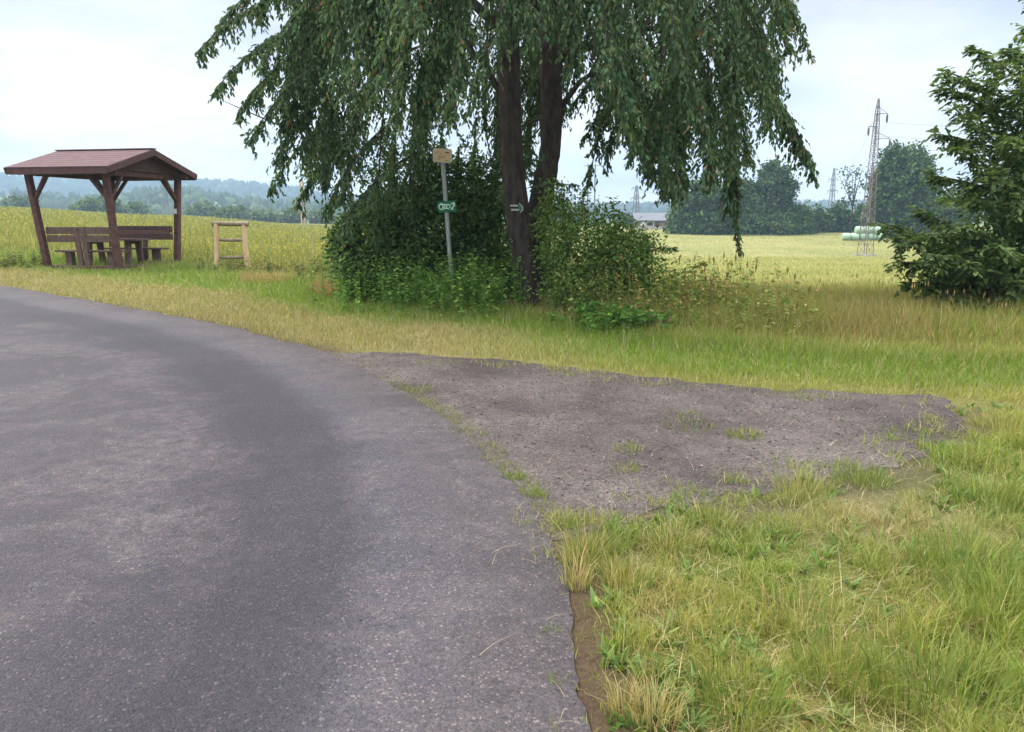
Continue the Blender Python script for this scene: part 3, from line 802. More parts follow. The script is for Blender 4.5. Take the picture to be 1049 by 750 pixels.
# ------------------------------------------------------------------ the drooping cherry tree
def cherry():
    bx, by = .40, 12.75
    rt = at_root('cherry_tree', (bx, by, 0), 'large drooping cherry tree with two dark trunks and a white and green trail mark', 'tree')
    st1 = [(552, 322, 12.75), (548, 306, 12.75), (541, 272, 12.75), (533, 235, 12.75), (528, 200, 12.75), (524, 150, 12.75), (522, 95, 12.75), (521, 40, 12.75), (523, -30, 12.8), (530, -120, 12.9), (536, -220, 13), (540, -300, 13)]
    P1 = [at(*p) for p in st1]; R1 = [.30, .245, .205, .187, .178, .17, .165, .19, .17, .14, .09, .04]
    st2 = [(556, 318, 13.25), (553, 290, 13.2), (552, 255, 13.2), (553, 215, 13.25), (559, 180, 13.3), (564, 150, 13.35), (565, 105, 13.4), (564, 50, 13.45), (566, -10, 13.5), (575, -100, 13.6), (585, -190, 13.7), (590, -260, 13.7)]
    P2 = [at(*p) for p in st2]; R2 = [.26, .22, .20, .19, .185, .195, .18, .165, .15, .12, .08, .03]
    def dense(P, R):
        out = catmull(P, .12); rr = np.interp(np.linspace(0, 1, len(out)), np.linspace(0, 1, len(P)), R)
        rr = rr * (1 + .05 * (fbm(np.arange(len(rr)) * .4, np.zeros(len(rr)), 5) - .5) * 4)
        return out, rr
    a1, r1 = dense(P1, R1); a2, r2 = dense(P2, R2)
    # root flare
    r1 = r1 * (1 + .25 * np.exp(-np.maximum(a1[:, 2], 0) / .12))
    m1 = MB().tube(a1, list(r1), 18, .10).build('trunk', M_BARK); child(m1, rt)
    m2 = MB().tube(a2, list(r2), 16, .10).build('trunk', M_BARK); child(m2, rt)
    # trail mark painted on the front trunk: two white bars and a green arrow with a white tip
    def on_trunk(ang, z, rr=.004):
        i = int(np.argmin(abs(a1[:, 2] - z))); c = a1[i]; r = r1[i] + .012 + rr
        return (c[0] + r * math.sin(ang), c[1] - r * math.cos(ang), z)
    zc = at(528, 213, 12.5)[2]
    def patch(pts, mm):
        b = MB(); n = len(pts[0]); V = [on_trunk(a, z) for row in pts for a, z in row]
        Fc = [(i * n + k, i * n + k + 1, (i + 1) * n + k + 1, (i + 1) * n + k) for i in range(len(pts) - 1) for k in range(n - 1)]
        V2 = [on_trunk(a, z, -.03) for row in pts for a, z in row]; m_ = len(V)
        b.add(V + V2, Fc + [tuple(i + m_ for i in f[::-1]) for f in Fc], True)
        return b
    mk = None
    for dz in (.035, -.03):
        p = patch([[(a, zc + dz + h) for a in np.linspace(-.5, .1, 6)] for h in (-.015, .015)], None).build('trail_mark', M_PAINTW); child(p, rt)
        p['label'] = 'white painted bar of the trail mark'
    p = patch([[(a, zc + h) for a in np.linspace(.1, .5, 5)] for h in (-.05, .05)], None).build('trail_mark', M_PAINTG); child(p, rt); p['label'] = 'green painted field of the trail mark'
    b = MB()
    for sg in (1, -1):
        q = [on_trunk(.18 + .09 * k, zc + sg * (.075 - .024 * k), .014) for k in range(4)]
        b.tube(q, .009, 5)
    p = b.build('trail_mark', M_PAINTW); child(p, rt); p['label'] = 'white painted arrow tip of the trail mark'

    fo = Foliage(); wood = fo.wood
    # bottom of the hanging foliage as seen round the tree
    bt = np.array([(255, 95), (270, 118), (290, 150), (310, 172), (330, 195), (350, 216), (380, 246), (420, 262), (500, 262), (520, 230), (545, 170), (570, 128), (585, 122), (592, 150), (600, 182), (618, 170), (640, 150), (655, 158),
                   (665, 188), (680, 204), (698, 204), (707, 165), (718, 188), (742, 192), (752, 186), (766, 150), (785, 140), (800, 112), (815, 60)])
    holes = [(483, 130, 15, 22), (432, 35, 9, 9), (592, 122, 8, 16), (402, 130, 12, 22), (352, 82, 6, 6), (625, 195, 30, 18), (500, 20, 7, 10), (372, 170, 6, 12), (410, 190, 8, 14), (455, 180, 6, 10), (600, 60, 8, 16)]
    limbs = []
    def limb(p, q, r, sag):
        p = np.asarray(p, float); q = np.asarray(q, float); c = (p + q) / 2 + np.array([0, 0, sag])
        pts = bez(p, c, q, np.linspace(0, 1, 9)) + RNG.normal(0, .05, (9, 3)) * np.linspace(0, 1, 9)[:, None]
        wood.tube(pts, list(np.linspace(r, r * .28, 9)), 7, .08, cap=False); limbs.append(pts)
    for k in range(38):
        src = a1 if k % 2 == 0 else a2
        z0 = RNG.uniform(3.6, 6.8) if k < 16 else RNG.uniform(4.6, 7.2); i = int(np.argmin(abs(src[:, 2] - z0))); p = src[i]
        an = k * 2.4 + RNG.normal(0, .25); R_ = RNG.uniform(1.8, 4.3)
        q = p + np.array([math.cos(an) * R_, math.sin(an) * R_ * .8, RNG.uniform(.4, 1.6)])
        limb(p, q, .055 + .012 * (7 - z0), RNG.uniform(.3, .9))
    # bare-ish dark limbs seen rising to the left of the trunk
    for (x0, y0, x1, y1, dd) in [(520, 110, 470, 30, 12.9), (520, 80, 500, -20, 12.6), (566, 120, 640, 40, 13.6)]:
        limb(at(x0, y0, 12.75 if x0 < 540 else 13.35), at(x1, y1, dd), .06, .15)
    LP_ = np.concatenate(limbs)
    def hook(p):
        hx, hy = pix(*p)
        if p[1] < 13.6 and 400 < hx < 500 and hy > 60: return
        d = ((LP_ - p) ** 2).sum(1); i = int(d.argmin()); q = LP_[i]
        if .2 < d[i] ** .5 < 1.9: wood.tube(bez(q, (q + p) / 2 + np.array([0, 0, .2]), p, np.linspace(0, 1, 5)), [.016, .014, .012, .011, .009], 4, cap=False)
    cnt = 0
    while cnt < 104:
        X = RNG.uniform(-5.0, 5.0) + .1; Y = RNG.uniform(9.0, 16.6)
        rr = math.hypot((X - .1) / 5.0, (Y - 12.9) / 3.8)
        if rr > 1: continue
        if not 296 < 524.5 + F * X / Y < 792: continue
        if RNG.random() > .35 + .75 * rr: continue
        cnt += 1
        pxm = 524.5 + F * X / Y
        yb = float(np.interp(pxm, bt[:, 0], bt[:, 1]))
        if Y < 13.1 and 500 < pxm < 596: yb = 30 + 25 * RNG.random()
        if Y < 13.4 and 415 < pxm < 500: yb = min(yb, 120 + 20 * RNG.random())
        if pxm < 250 or pxm > 820: yb = 40
        yb -= 6 + abs(RNG.normal(0, 9)) 
        zb = at(pxm, yb, Y)[2]
        zt = 7.6 - 3.0 * rr ** 2 + RNG.normal(0, .3)
        zz = zb
        while zz < zt:
            vis = zz < 5.2
            ln = RNG.uniform(1.0, 1.9); 
            out = np.array([X - .1, Y - 12.9, 0]); out /= max(np.linalg.norm(out), .3)
            tip = np.array([X, Y, zz]) + np.array([RNG.normal(0, .22), RNG.normal(0, .22), 0]) * (zz > zb)
            st = tip - out * RNG.uniform(.35, .8) + np.array([RNG.normal(0, .15), RNG.normal(0, .15), ln])
            mp = (tip + st) / 2; hx, hy = pix(*mp)
            skip = any(((hx - a) / (c + 17)) ** 2 + ((hy - b) / (d + 32)) ** 2 < 1 for a, b, c, d in holes)
            if not skip or RNG.random() < .04:
                fo.spray(st, tip, .2, 39 if vis else 16, .50, 10, .082 if vis else .13, .42, .85, r0=.014, t0=.05)
                if vis: hook(st)
            zz += (RNG.uniform(.62, .95) if vis else 1.3)
    # outermost boughs, left, right and the long tails
    for (x0, y0, d0, x1, y1, d1, sg, nt_, tl_) in [
        (330, -20, 12.2, 203, 52, 11.6, .22, 60, .30), (330, -50, 12.6, 226, 24, 12.4, .2, 44, .28), (320, 20, 12, 221, 92, 11.6, .18, 54, .30), (330, 40, 12.6, 245, 115, 12, .16, 54, .30), (350, 50, 12, 255, 145, 11.4, .2, 54, .30),
        (340, -60, 13, 262, 12, 13.2, .2, 44, .3), (350, 80, 12.5, 280, 171, 12.2, .2, 44, .30), (350, 115, 12.9, 278, 194, 12.7, .2, 40, .28), (395, 130, 12.3, 332, 221, 12, .2, 50, .32), (380, 120, 13, 305, 208, 13, .2, 44, .30),
        (420, 160, 12, 350, 235, 11.7, .2, 44, .36), (350, -20, 12.0, 265, 75, 11.4, .25, 50, .34), (340, 20, 13.6, 262, 100, 14, .25, 40, .32), (340, 60, 12.2, 290, 130, 11.9, .2, 44, .32),
        (330, 40, 12.3, 312, 150, 12.0, .1, 44, .34), (350, 80, 12.4, 330, 180, 12.1, .1, 44, .34), (370, 100, 12.0, 352, 205, 11.7, .1, 50, .36), (310, 20, 12.8, 292, 110, 12.8, .1, 40, .32), (330, 0, 12.0, 318, 95, 11.7, .1, 44, .34),
        (470, 150, 15, 466, 235, 15.1, .05, 40, .36), (440, 50, 14.6, 432, 190, 14.6, .05, 60, .42), (410, 60, 14.4, 402, 215, 14.3, .05, 60, .42), (395, 90, 13.6, 385, 240, 13.4, .05, 54, .4), (455, 110, 15.6, 447, 225, 15.6, .05, 50, .4), (488, 120, 15.8, 482, 230, 15.8, .05, 50, .4), (512, 60, 14.2, 508, 170, 14.3, .05, 40, .3), (425, 110, 13.9, 418, 235, 13.8, .05, 50, .38),
        (545, -10, 15.2, 542, 160, 15.4, .05, 60, .42), (530, -10, 15.6, 526, 190, 15.7, .05, 60, .42), (500, 0, 15.0, 497, 130, 15.2, .05, 50, .4), (575, -20, 15.3, 580, 110, 15.4, .05, 56, .4), (556, 20, 14.6, 552, 120, 14.7, .05, 40, .36), (480, -10, 14.6, 470, 90, 14.9, .05, 50, .4), (610, -10, 15, 615, 120, 15, .05, 50, .4),
        (745, -40, 12.4, 830, 56, 12.2, .5, 54, .34), (740, 0, 12, 798, 92, 11.8, .35, 44, .32), (740, 40, 12.4, 812, 150, 12, .3, 50, .32), (755, 70, 12.2, 834, 181, 12, .25, 58, .30), (760, -60, 13, 815, 20, 13, .4, 40, .34),
        (790, 95, 12.1, 828, 165, 11.8, .1, 34, .26), (750, 110, 11.9, 756, 254, 11.8, .02, 40, .20), (752, 100, 12, 745, 215, 11.9, .02, 36, .24),
        (672, 70, 11.2, 684, 196, 11, .02, 70, .34), (695, 80, 11.4, 697, 193, 11.3, .02, 60, .3), (725, 60, 11.5, 728, 182, 11.4, .02, 70, .36), (660, 60, 11.6, 664, 178, 11.5, .02, 50, .3), (740, 70, 12.3, 748, 178, 12.2, .02, 50, .34),
        (640, 60, 12.2, 602, 190, 12.1, .12, 44, .28), (650, 80, 12.6, 618, 172, 12.6, .1, 40, .28), (690, 90, 13, 648, 158, 13, .1, 44, .30), (690, 40, 12.6, 600, 140, 12.4, .1, 44, .32), (670, 20, 13.8, 588, 105, 13.8, .1, 44, .32),
        (480, -20, 10.4, 440, 85, 10.0, .2, 70, .36), (440, -20, 10.3, 405, 120, 9.9, .2, 70, .38), (455, 30, 10.6, 425, 100, 10.3, .15, 50, .34), (520, -30, 10.2, 545, 42, 9.9, .15, 50, .34), (580, -20, 10.2, 590, 70, 10, .15, 56, .36), (620, -20, 10.2, 640, 90, 10, .15, 60, .36), (690, -30, 10.4, 705, 110, 10.2, .15, 60, .38)]:
        st = at(x0, y0, d0); fo.spray(st, at(x1, y1, d1), sg, int(nt_ * 1.55), tl_ * 1.25, 10, .082, .42, .85, r0=.02, t0=.0); hook(st)
    # a bare dead twig at the left, and sprouts on the trunks
    wood.tube([at(285, 128, 12), at(255, 115, 12), at(228, 103, 12)], [.012, .009, .004], 4)
    for k in range(30):
        src = a1 if k % 3 == 0 else a2
        z0 = RNG.uniform(.4, 2.2); i = int(np.argmin(abs(src[:, 2] - z0))); p = src[i]; an = RNG.uniform(-.2, 3.3)
        q = p + np.array([math.cos(an) * .45 + .1, -abs(math.sin(an)) * .1 + .1, RNG.uniform(-.1, .35)])
        fo.spray(p, q, .05, 9, .2, 5, .08, .45, .6, r0=.006)
    pal = [(.060, .112, .056), (.092, .152, .068), (.138, .188, .085), (.21, .135, .07)]
    me = fo.mesh('crown', pal, [.42, .38, .17, .03], .2)
    print('cherry leaves', len(me.polygons) // 2)
    child(link('crown', me, M_LEAF), rt)
    child(wood.build('branches', M_BARK), rt)
cherry()

# ------------------------------------------------------------------ shrubs and young trees near the cherry
def shrub(name, label, cat, lobes, leaf, pal, wts, stems, loc, wide=.5, clump=12, cl_r=.10, hang=.3, sprays=(), group=None, shell=.5):
    rt = at_root(name, loc, label, cat, group)
    fo = Foliage()
    for (px, py, Y, rx, ry, rz, n) in lobes: fo.lobe(at(px, py, Y), (rx, ry, rz), n, leaf, wide, clump, hang, shell, cl_r)
    for (x0, y0, d0, x1, y1, d1, sg, nt_, tl_, nl) in sprays: fo.spray(at(x0, y0, d0), at(x1, y1, d1), sg, nt_, tl_, nl, leaf * 1.05, wide, .35, r0=.008, flat=.5)
    child(link('foliage', fo.mesh('foliage', pal, wts, .22), M_LEAF), rt)
    w = fo.wood
    for (px, py, Y, r) in stems:
        b = np.array(loc) + np.array([RNG.normal(0, .2), RNG.normal(0, .15), 0]); b[2] = hz(b[0], b[1]) - .03; q = at(px, py, Y)
        w.tube(bez(b, (b + q) / 2 + np.array([0, 0, .25]), q, np.linspace(0, 1, 7)), list(np.linspace(r, r * .3, 7)), 6, .1)
    child(w.build('stems', M_TWIG), rt)

shrub('elder_shrub', 'dense dark green shrub filling the shade left of the cherry trunks', 'shrub',
      [(440, 235, 14.6, 1.3, .9, .95, 6500), (385, 250, 14.4, .75, .8, .85, 4200), (500, 235, 14.8, .8, .8, 1.0, 4200), (360, 255, 14.2, .42, .5, .55, 1700), (420, 190, 15, .9, .7, .8, 2600), (470, 190, 15.2, .7, .7, .8, 2200), (410, 290, 14, 1.0, .6, .5, 2600), (480, 290, 14.0, .9, .6, .5, 2200), (385, 275, 13.7, .7, .5, .5, 2400), (445, 270, 13.8, .8, .5, .5, 2600), (500, 275, 13.9, .6, .5, .55, 2000)],
      .10, [(.045, .085, .03), (.07, .125, .04), (.11, .18, .055)], [.36, .42, .22], [(440, 200, 14.8, .05), (390, 220, 14.5, .04), (490, 200, 15, .05), (365, 240, 14.2, .03)], (*at(440, 300, 14.6)[:2], 0.0), .5)
shrub('leafy_shrub', 'light green bushy shrub with pale leaves right of the cherry trunks', 'shrub',
      [(600, 250, 11.9, .62, .55, .62, 5200), (570, 235, 12.4, .32, .4, .75, 2400), (640, 265, 11.7, .55, .5, .48, 4000), (680, 300, 11.4, .4, .4, .34, 2200), (610, 300, 11.5, .7, .5, .45, 3600), (645, 256, 12.1, .3, .3, .25, 1000), (575, 290, 12.1, .28, .35, .5, 1500)],
      .06, [(.07, .14, .036), (.115, .205, .048), (.18, .26, .075), (.28, .27, .11)], [.28, .40, .26, .06], [(600, 230, 11.9, .03), (640, 250, 11.8, .025), (575, 220, 12.3, .025), (680, 290, 11.5, .02)], (*at(620, 330, 11.7)[:2], 0.0), .5, clump=10, cl_r=.09,
      sprays=[(590, 240, 12, 566, 185, 12.2, .1, 26, .2, 6), (600, 240, 12, 597, 196, 12, .1, 26, .2, 6), (630, 250, 12, 628, 203, 12, .08, 24, .18, 6), (660, 260, 11.8, 690, 255, 11.7, .1, 24, .18, 6), (690, 290, 11.5, 722, 270, 11.4, .08, 18, .14, 5), (560, 250, 12.3, 562, 200, 12.3, .05, 24, .2, 6)])

def weeds(name, pts, label, cat, hgt, leaf, pal, wts, nl=22, kind='stuff', tallcol=None):
    """upright leafy stalks"""
    fo = Foliage(); W_ = []
    n = len(pts); x, y = pts[:, 0], pts[:, 1]; z = H(x, y)
    h = hgt * RNG.uniform(.35, 1.15, n) * (.55 + .9 * fbm(x * 1.6, y * 1.6, 141))
    k = np.linspace(.12, 1, nl)
    an = RNG.uniform(0, 2 * PI, (n, nl))
    tilt = RNG.normal(0, .12, (n, 1, 2))
    B = np.stack([np.repeat(x[:, None], nl, 1) + tilt[..., 0] * k * h[:, None], np.repeat(y[:, None], nl, 1) + tilt[..., 1] * k * h[:, None], z[:, None] + k[None] * h[:, None]], -1)
    D = np.stack([np.cos(an), np.sin(an), np.full((n, nl), .1) + RNG.normal(0, .35, (n, nl))], -1)
    Nn = np.array([0, 0, 1.]) + RNG.normal(0, .35, (n, nl, 3))
    L = (leaf * RNG.uniform(.6, 1.2, (n, nl)) * (1.15 - .5 * k)[None])
    c = leaf_cols(n * nl, pal, wts, .2)
    parts = [leaf_mesh(B.reshape(-1, 3), D.reshape(-1, 3), Nn.reshape(-1, 3), L.ravel(), L.ravel() * .5, c)]
    parts.append(blades(np.stack([x, y, z], 1), h * 1.03, np.full(n, .012), np.abs(RNG.normal(0, .1, n)), vary(np.tile(pal[0], (n, 1)), .15)))
    if tallcol is not None:
        kk = RNG.random(n) < .35; x, y, z, h = x[kk], y[kk], z[kk], h[kk]; n = len(x)
        P = np.stack([x, y, z + h * 1.0], 1); parts.append(seeds(P, np.full(n, .03), .12, vary(np.tile(tallcol, (n, 1)), .25)))
    V, q, t, cc = merge(parts)
    return setp(link(name, np_mesh(name, V, q, t, cc), M_LEAF), label, cat, None, kind)

def band(pxs, n, spread, y0=0):
    """points scattered about a line of photo points on the ground"""
    P = np.array([gp(*p) for p in pxs]); t = RNG.uniform(0, len(P) - 1, n); i = t.astype(int); f = (t - i)[:, None]
    return P[i] * (1 - f) + P[np.minimum(i + 1, len(P) - 1)] * f + RNG.normal(0, 1, (n, 2)) * np.array(spread)
NP = np.concatenate([band([(365, 306), (420, 312), (470, 315), (505, 317)], 520, (.4, .7)), band([(365, 298), (450, 299), (520, 303)], 620, (.4, .6))])
weeds('nettle_patch', NP, 'bright green nettles and goosegrass below the sign post and dark shrub', 'undergrowth', .80, .095, [(.09, .18, .042), (.13, .25, .052), (.20, .30, .075)], [.35, .45, .2])
weeds('herb_patch', np.concatenate([band([(590, 330), (620, 340), (655, 342), (690, 340)], 170, (.25, .25)), band([(640, 345), (665, 343)], 60, (.2, .15))]), 'low bright green leafy herbs at the foot of the light shrub', 'undergrowth', .32, .13, [(.06, .14, .03), (.09, .20, .04), (.14, .24, .05)], [.35, .45, .2], 14)
weeds('dock_patch', np.concatenate([band([(600, 325), (650, 328), (700, 330), (740, 335)], 150, (.3, .5)), band([(690, 335), (740, 338), (790, 345)], 110, (.3, .6))]), 'tall weeds turning rusty and yellow right of the light shrub', 'undergrowth', .80, .10, [(.20, .23, .065), (.16, .24, .055), (.32, .22, .10), (.36, .34, .12)], [.32, .38, .13, .17], 20, tallcol=(.30, .22, .09))
# darker weed clumps on the verge beside the shelter
WP = np.concatenate([np.array([[-13.8, 19.6], [-14.4, 20.2], [-13.3, 20.8]])[RNG.integers(0, 3, 90)] + RNG.normal(0, .45, (90, 2)), band([(300, 283), (330, 282), (345, 292)], 60, (.4, .4)), band([(225, 282), (262, 286)], 50, (.5, .3))])
weeds('verge_weeds', WP, 'dark green weeds on the verge beside the shelter and log frame', 'undergrowth', .38, .12, [(.07, .10, .03), (.11, .14, .04), (.17, .13, .06)], [.4, .4, .2], 14)

# young tree at the right edge of the picture
def right_tree():
    bx, by = 7.95, 11.6
    rt = at_root('hornbeam_tree', (bx, by, 0), 'young leafy tree with layered branches at the edge of the layby', 'tree')
    fo = Foliage(); w = fo.wood
    tr = np.array([(bx, by, -.05), (bx + .05, by, .8), (bx, by + .05, 1.8), (bx + .1, by, 3.0), (bx + .05, by, 4.2), (bx, by, 5.4), (bx, by, 6.3)])
    child(MB().tube(catmull(tr, .2), list(np.linspace(.13, .02, len(catmull(tr, .2)))), 10, .1).build('trunk', M_BARK), rt)
    tips = [(997, 50, 11), (966, 72, 10.8), (962, 90, 11.2), (975, 110, 10.6), (956, 137, 11), (985, 150, 10.5), (952, 180, 10.8), (990, 95, 11.5), (1010, 80, 10.6), (1030, 50, 10.5), (940, 215, 11.4), (902, 228, 10.8), (915, 246, 10.6), (921, 268, 10.4), (930, 290, 10.5), (945, 240, 10.2),
            (960, 262, 10), (975, 302, 10.3), (1000, 312, 10.2), (1030, 318, 10.3), (985, 230, 10.2), (1010, 180, 10.2), (1000, 205, 10.4), (990, 270, 9.9), (1020, 250, 9.8), (1040, 290, 10), (1030, 140, 10.2), (1045, 200, 9.9), (1045, 90, 10.4), (1000, 130, 11.8), (985, 190, 12), (960, 230, 12.2), (950, 285, 11.8), (1000, 290, 12), (1030, 220, 12)]
    for (px, py, Y) in tips:
        q = at(px + 1, py, Y); z0 = np.clip(q[2] - .2 - 1.0 * RNG.random(), .2, 5); p = np.array([bx + .03, by, z0])
        ln = np.linalg.norm(q - p)
        fo.spray(p, q, .18, int(30 * ln), .40, 8, .095, .5, .6, r0=.024, flat=.8, t0=.15)
    for k in range(60):   # the rest of the crown, mostly outside the picture
        z0 = RNG.uniform(.6, 5.8); an = RNG.uniform(-PI * .62, PI * .62) ; R_ = (2.35 - .30 * z0) * RNG.uniform(.7, 1.1)
        p = np.array([bx, by, z0]); q = p + np.array([math.cos(an) * R_, math.sin(an) * R_, RNG.uniform(-.1, .9)])
        fo.spray(p, q, .25, 46, .45, 7, .09, .5, .5, r0=.025, flat=.8, t0=.1)
    for (px, py, Y, rx, rz, n_) in [(1025, 250, 11, .55, .6, 1600), (1055, 190, 11, .6, .8, 1800), (1050, 290, 10.8, .7, .45, 1800), (990, 275, 11, .45, .35, 900)]: fo.lobe(at(px, py, Y), (rx, rx, rz), n_, .09, .5, 10, .4, .25, .16)
    me = fo.mesh('crown', [(.075, .125, .045), (.11, .17, .06), (.16, .215, .08)], [.4, .42, .18], .2)
    print('right leaves', len(me.polygons) // 2)
    child(link('crown', me, M_LEAF), rt); child(w.build('branches', M_TWIG), rt)
right_tree()

# ------------------------------------------------------------------ background trees
FARPAL = [(.04, .08, .026), (.065, .115, .034), (.10, .155, .045)]
def far_tree(name, label, cat, lobes, Y, base_px, leaf, pal=FARPAL, trunk_r=.22, group=None, wide=.75, clump=10, cl=.35, limbs=True):
    """lobes in photo pixels: (px, py, rx, rz, n) at distance Y"""
    k = Y / F
    b = at(base_px[0], base_px[1], Y); b[2] = hz(b[0], b[1])
    rt = at_root(name, tuple(b), label, cat, group)
    fo = Foliage(); w = MB()
    top = max(at(px, py, Y)[2] for px, py, *_ in lobes)
    w.tube(catmull([b - np.array([0, 0, .1]), (b[0], b[1], b[2] + (top - b[2]) * .5), (b[0] + .1, b[1], top)], .5), list(np.linspace(trunk_r, trunk_r * .3, len(catmull([b - np.array([0, 0, .1]), (b[0], b[1], b[2] + (top - b[2]) * .5), (b[0] + .1, b[1], top)], .5)))), 7, .1)
    for (px, py, rx, rz, n) in lobes:
        c = at(px, py, Y) + np.array([0, RNG.normal(0, .3) * rx * k, 0])
        fo.lobe(c, (rx * k * 1.2, rx * k * 1.1, rz * k * 1.2), int(n * (1.7 if n > 100 else 1)), leaf, wide, clump, .25, .35, cl)
        if limbs:
            z0 = b[2] + (c[2] - b[2]) * .5; p = np.array([b[0], b[1], z0])
            w.tube(bez(p, (p + c) / 2 + np.array([0, 0, -.1]), c, np.linspace(0, 1, 6)), list(np.linspace(trunk_r * .5, .03, 6)), 5, .1, cap=False)
    child(link('crown', fo.mesh('crown', pal, [.4, .4, .2], .22), M_FAR), rt); child(w.build('trunk', M_BARK), rt)

def cloudy(cx, cy, rx, rz, n, per, seed):  # noqa
    """uneven lobes filling an outline"""
    r = np.random.default_rng(seed); out = []
    for k in range(n):
        a = r.uniform(0, 2 * PI); q = math.sqrt(r.random()) * .72
        out.append((cx + rx * q * math.cos(a), cy + rz * q * math.sin(a), rx * r.uniform(.28, .45), rz * r.uniform(.28, .45), per))
    return out
far_tree('round_tree', 'tall rounded dark tree right of the lattice pylon', 'tree', cloudy(925, 196, 33, 46, 16, 700, 3) + [(925, 168, 20, 16, 800), (945, 190, 14, 18, 600), (908, 205, 16, 20, 600), (925, 228, 34, 14, 1600), (905, 185, 14, 16, 700), (945, 210, 16, 20, 800), (925, 195, 26, 30, 1800)], 135, (926, 243), .55, trunk_r=.4)
far_tree('background_tree', 'low dark tree peeping out behind the young leafy tree', 'tree', cloudy(972, 222, 24, 18, 8, 500, 9) + [(985, 205, 14, 12, 400)], 140, (975, 240), .5)
far_tree('columnar_tree', 'tallest poplar like tree of the clump behind the hay field', 'tree', cloudy(793, 205, 20, 36, 12, 600, 4) + [(795, 175, 12, 9, 500), (800, 190, 14, 16, 500), (787, 190, 11, 12, 400), (793, 230, 24, 12, 900), (808, 228, 14, 12, 400), (796, 237, 18, 8, 600), (815, 238, 14, 7, 400)], 146, (794, 242), .5, trunk_r=.3)
far_tree('hedgerow_tree', 'broad dense tree at the near end of the clump beside the shed', 'tree', cloudy(720, 212, 30, 26, 14, 750, 5) + [(705, 222, 15, 16, 700), (702, 231, 14, 10, 500), (715, 228, 26, 13, 900), (735, 228, 20, 13, 700), (700, 236, 16, 8, 600), (725, 237, 18, 8, 700)], 143, (712, 240), .5, trunk_r=.3, group='trees and bushes along the back of the hay field')
far_tree('hedgerow_tree', 'broad dense tree in the middle of the clump behind the hanging cherry tail', 'tree', cloudy(757, 213, 32, 26, 14, 750, 6) + [(752, 230, 28, 12, 900), (772, 228, 20, 13, 700), (748, 237, 18, 8, 700), (775, 237, 18, 8, 700)], 146, (752, 241), .5, trunk_r=.3, group='trees and bushes along the back of the hay field')
far_tree('hedgerow_bush', 'rounded bush at the foot of the poplar like tree', 'bush', cloudy(815, 226, 16, 17, 6, 450, 7), 147, (815, 243), .5, trunk_r=.15, group='trees and bushes along the back of the hay field')
far_tree('hedgerow_bush', 'first bush of the hedge left of the wrapped bales', 'bush', cloudy(836, 229, 18, 13, 7, 450, 8) + [(833, 217, 9, 8, 250)], 150, (836, 243), .55, trunk_r=.15, group='trees and bushes along the back of the hay field')
far_tree('hedgerow_bush', 'bush of the hedge directly behind the leftmost wrapped bale', 'bush', cloudy(860, 229, 18, 13, 7, 450, 12) + [(862, 214, 8, 7, 220)], 152, (860, 243), .55, trunk_r=.15, group='trees and bushes along the back of the hay field')
far_tree('hedgerow_bush', 'bush of the hedge behind the lattice pylon and stacked bales', 'bush', cloudy(886, 228, 18, 14, 7, 450, 13), 152, (886, 243), .55, trunk_r=.15, group='trees and bushes along the back of the hay field')
far_tree('sparse_tree', 'thin see-through tree with bare limbs just left of the lattice pylon', 'tree', [(873, 178, 8, 5, 60), (865, 185, 6, 4, 40), (880, 185, 6, 5, 50), (870, 192, 5, 4, 30), (860, 180, 4, 3, 24), (884, 172, 4, 3, 24), (876, 200, 5, 5, 40)], 148, (871, 243), .5, trunk_r=.16, cl=.5)
far_tree('background_tree', 'small dark bush beside the shed behind the light shrub', 'bush', cloudy(641, 228, 6, 8, 4, 200, 21), 175, (641, 240), .5, trunk_r=.12)
for i, (px, ty, rx, Y, lab) in enumerate([(25, 206, 24, 260, 'broad bush on the far slope by the left shelter post'), (85, 207, 20, 230, 'pale green bush showing between the front shelter posts'), (112, 206, 14, 240, 'small dark bush beside the second front shelter post'), (143, 210, 18, 250, 'bush on the far slope seen under the roof gable'),
        (205, 214, 20, 260, 'bush on the far slope just right of the shelter'), (240, 217, 18, 240, 'pale bush on the far slope above the log frame'), (272, 218, 20, 250, 'bush on the far slope right of the log frame'), (300, 221, 16, 255, 'last pale bush before the twin wooden pole'), (330, 222, 18, 260, 'bush on the far slope next to the cherry foliage')]):
    far_tree('far_bush', lab, 'bush', cloudy(px, ty + 6, rx, 11, 7, 130, 40 + i), Y, (px, ty + 14), .9, pal=[(.07, .11, .04), (.10, .15, .05), (.14, .18, .06)], trunk_r=.15, group='bushes at the far edge of the meadow', cl=.5, limbs=False)

# ------------------------------------------------------------------ hills with forest
def ridge(px_tab, D, name, c, base=-4, depth=400):
    px = np.linspace(px_tab[0][0], px_tab[-1][0], 120); py = np.interp(px, [p[0] for p in px_tab], [p[1] for p in px_tab])
    rows = np.linspace(0, 1, 14); V = []
    for r in rows:
        for a, b in zip(px, py):
            x = (a - 524.5) / F * D; top = CAMH + (222 - b) / F * D
            s = r ** .8
            yy = D - depth * (1 - r); xx = x * (yy / D)
            V.append((xx, yy, base + (top - base) * sm(0, 1, s) + (fbm(np.array([xx / 60]), np.array([yy / 60]), 5)[0] - .5) * 10 * r * (1 - r) * 4))
    back = [(V[-120 + k][0] * 1.15, D + depth * .6, base) for k in range(120)]
    V = np.array(V + back); n = 120; i = np.arange(n - 1); Q = np.concatenate([np.stack([r * n + i, r * n + i + 1, (r + 1) * n + i + 1, (r + 1) * n + i], 1) for r in range(14)])
    me = np_mesh(name, V, Q, None, np.tile(c, (len(V), 1)), True)
    setp(link(name, me, M_SOIL), kind='structure')
    return V[:14 * n].reshape(14, n, 3)
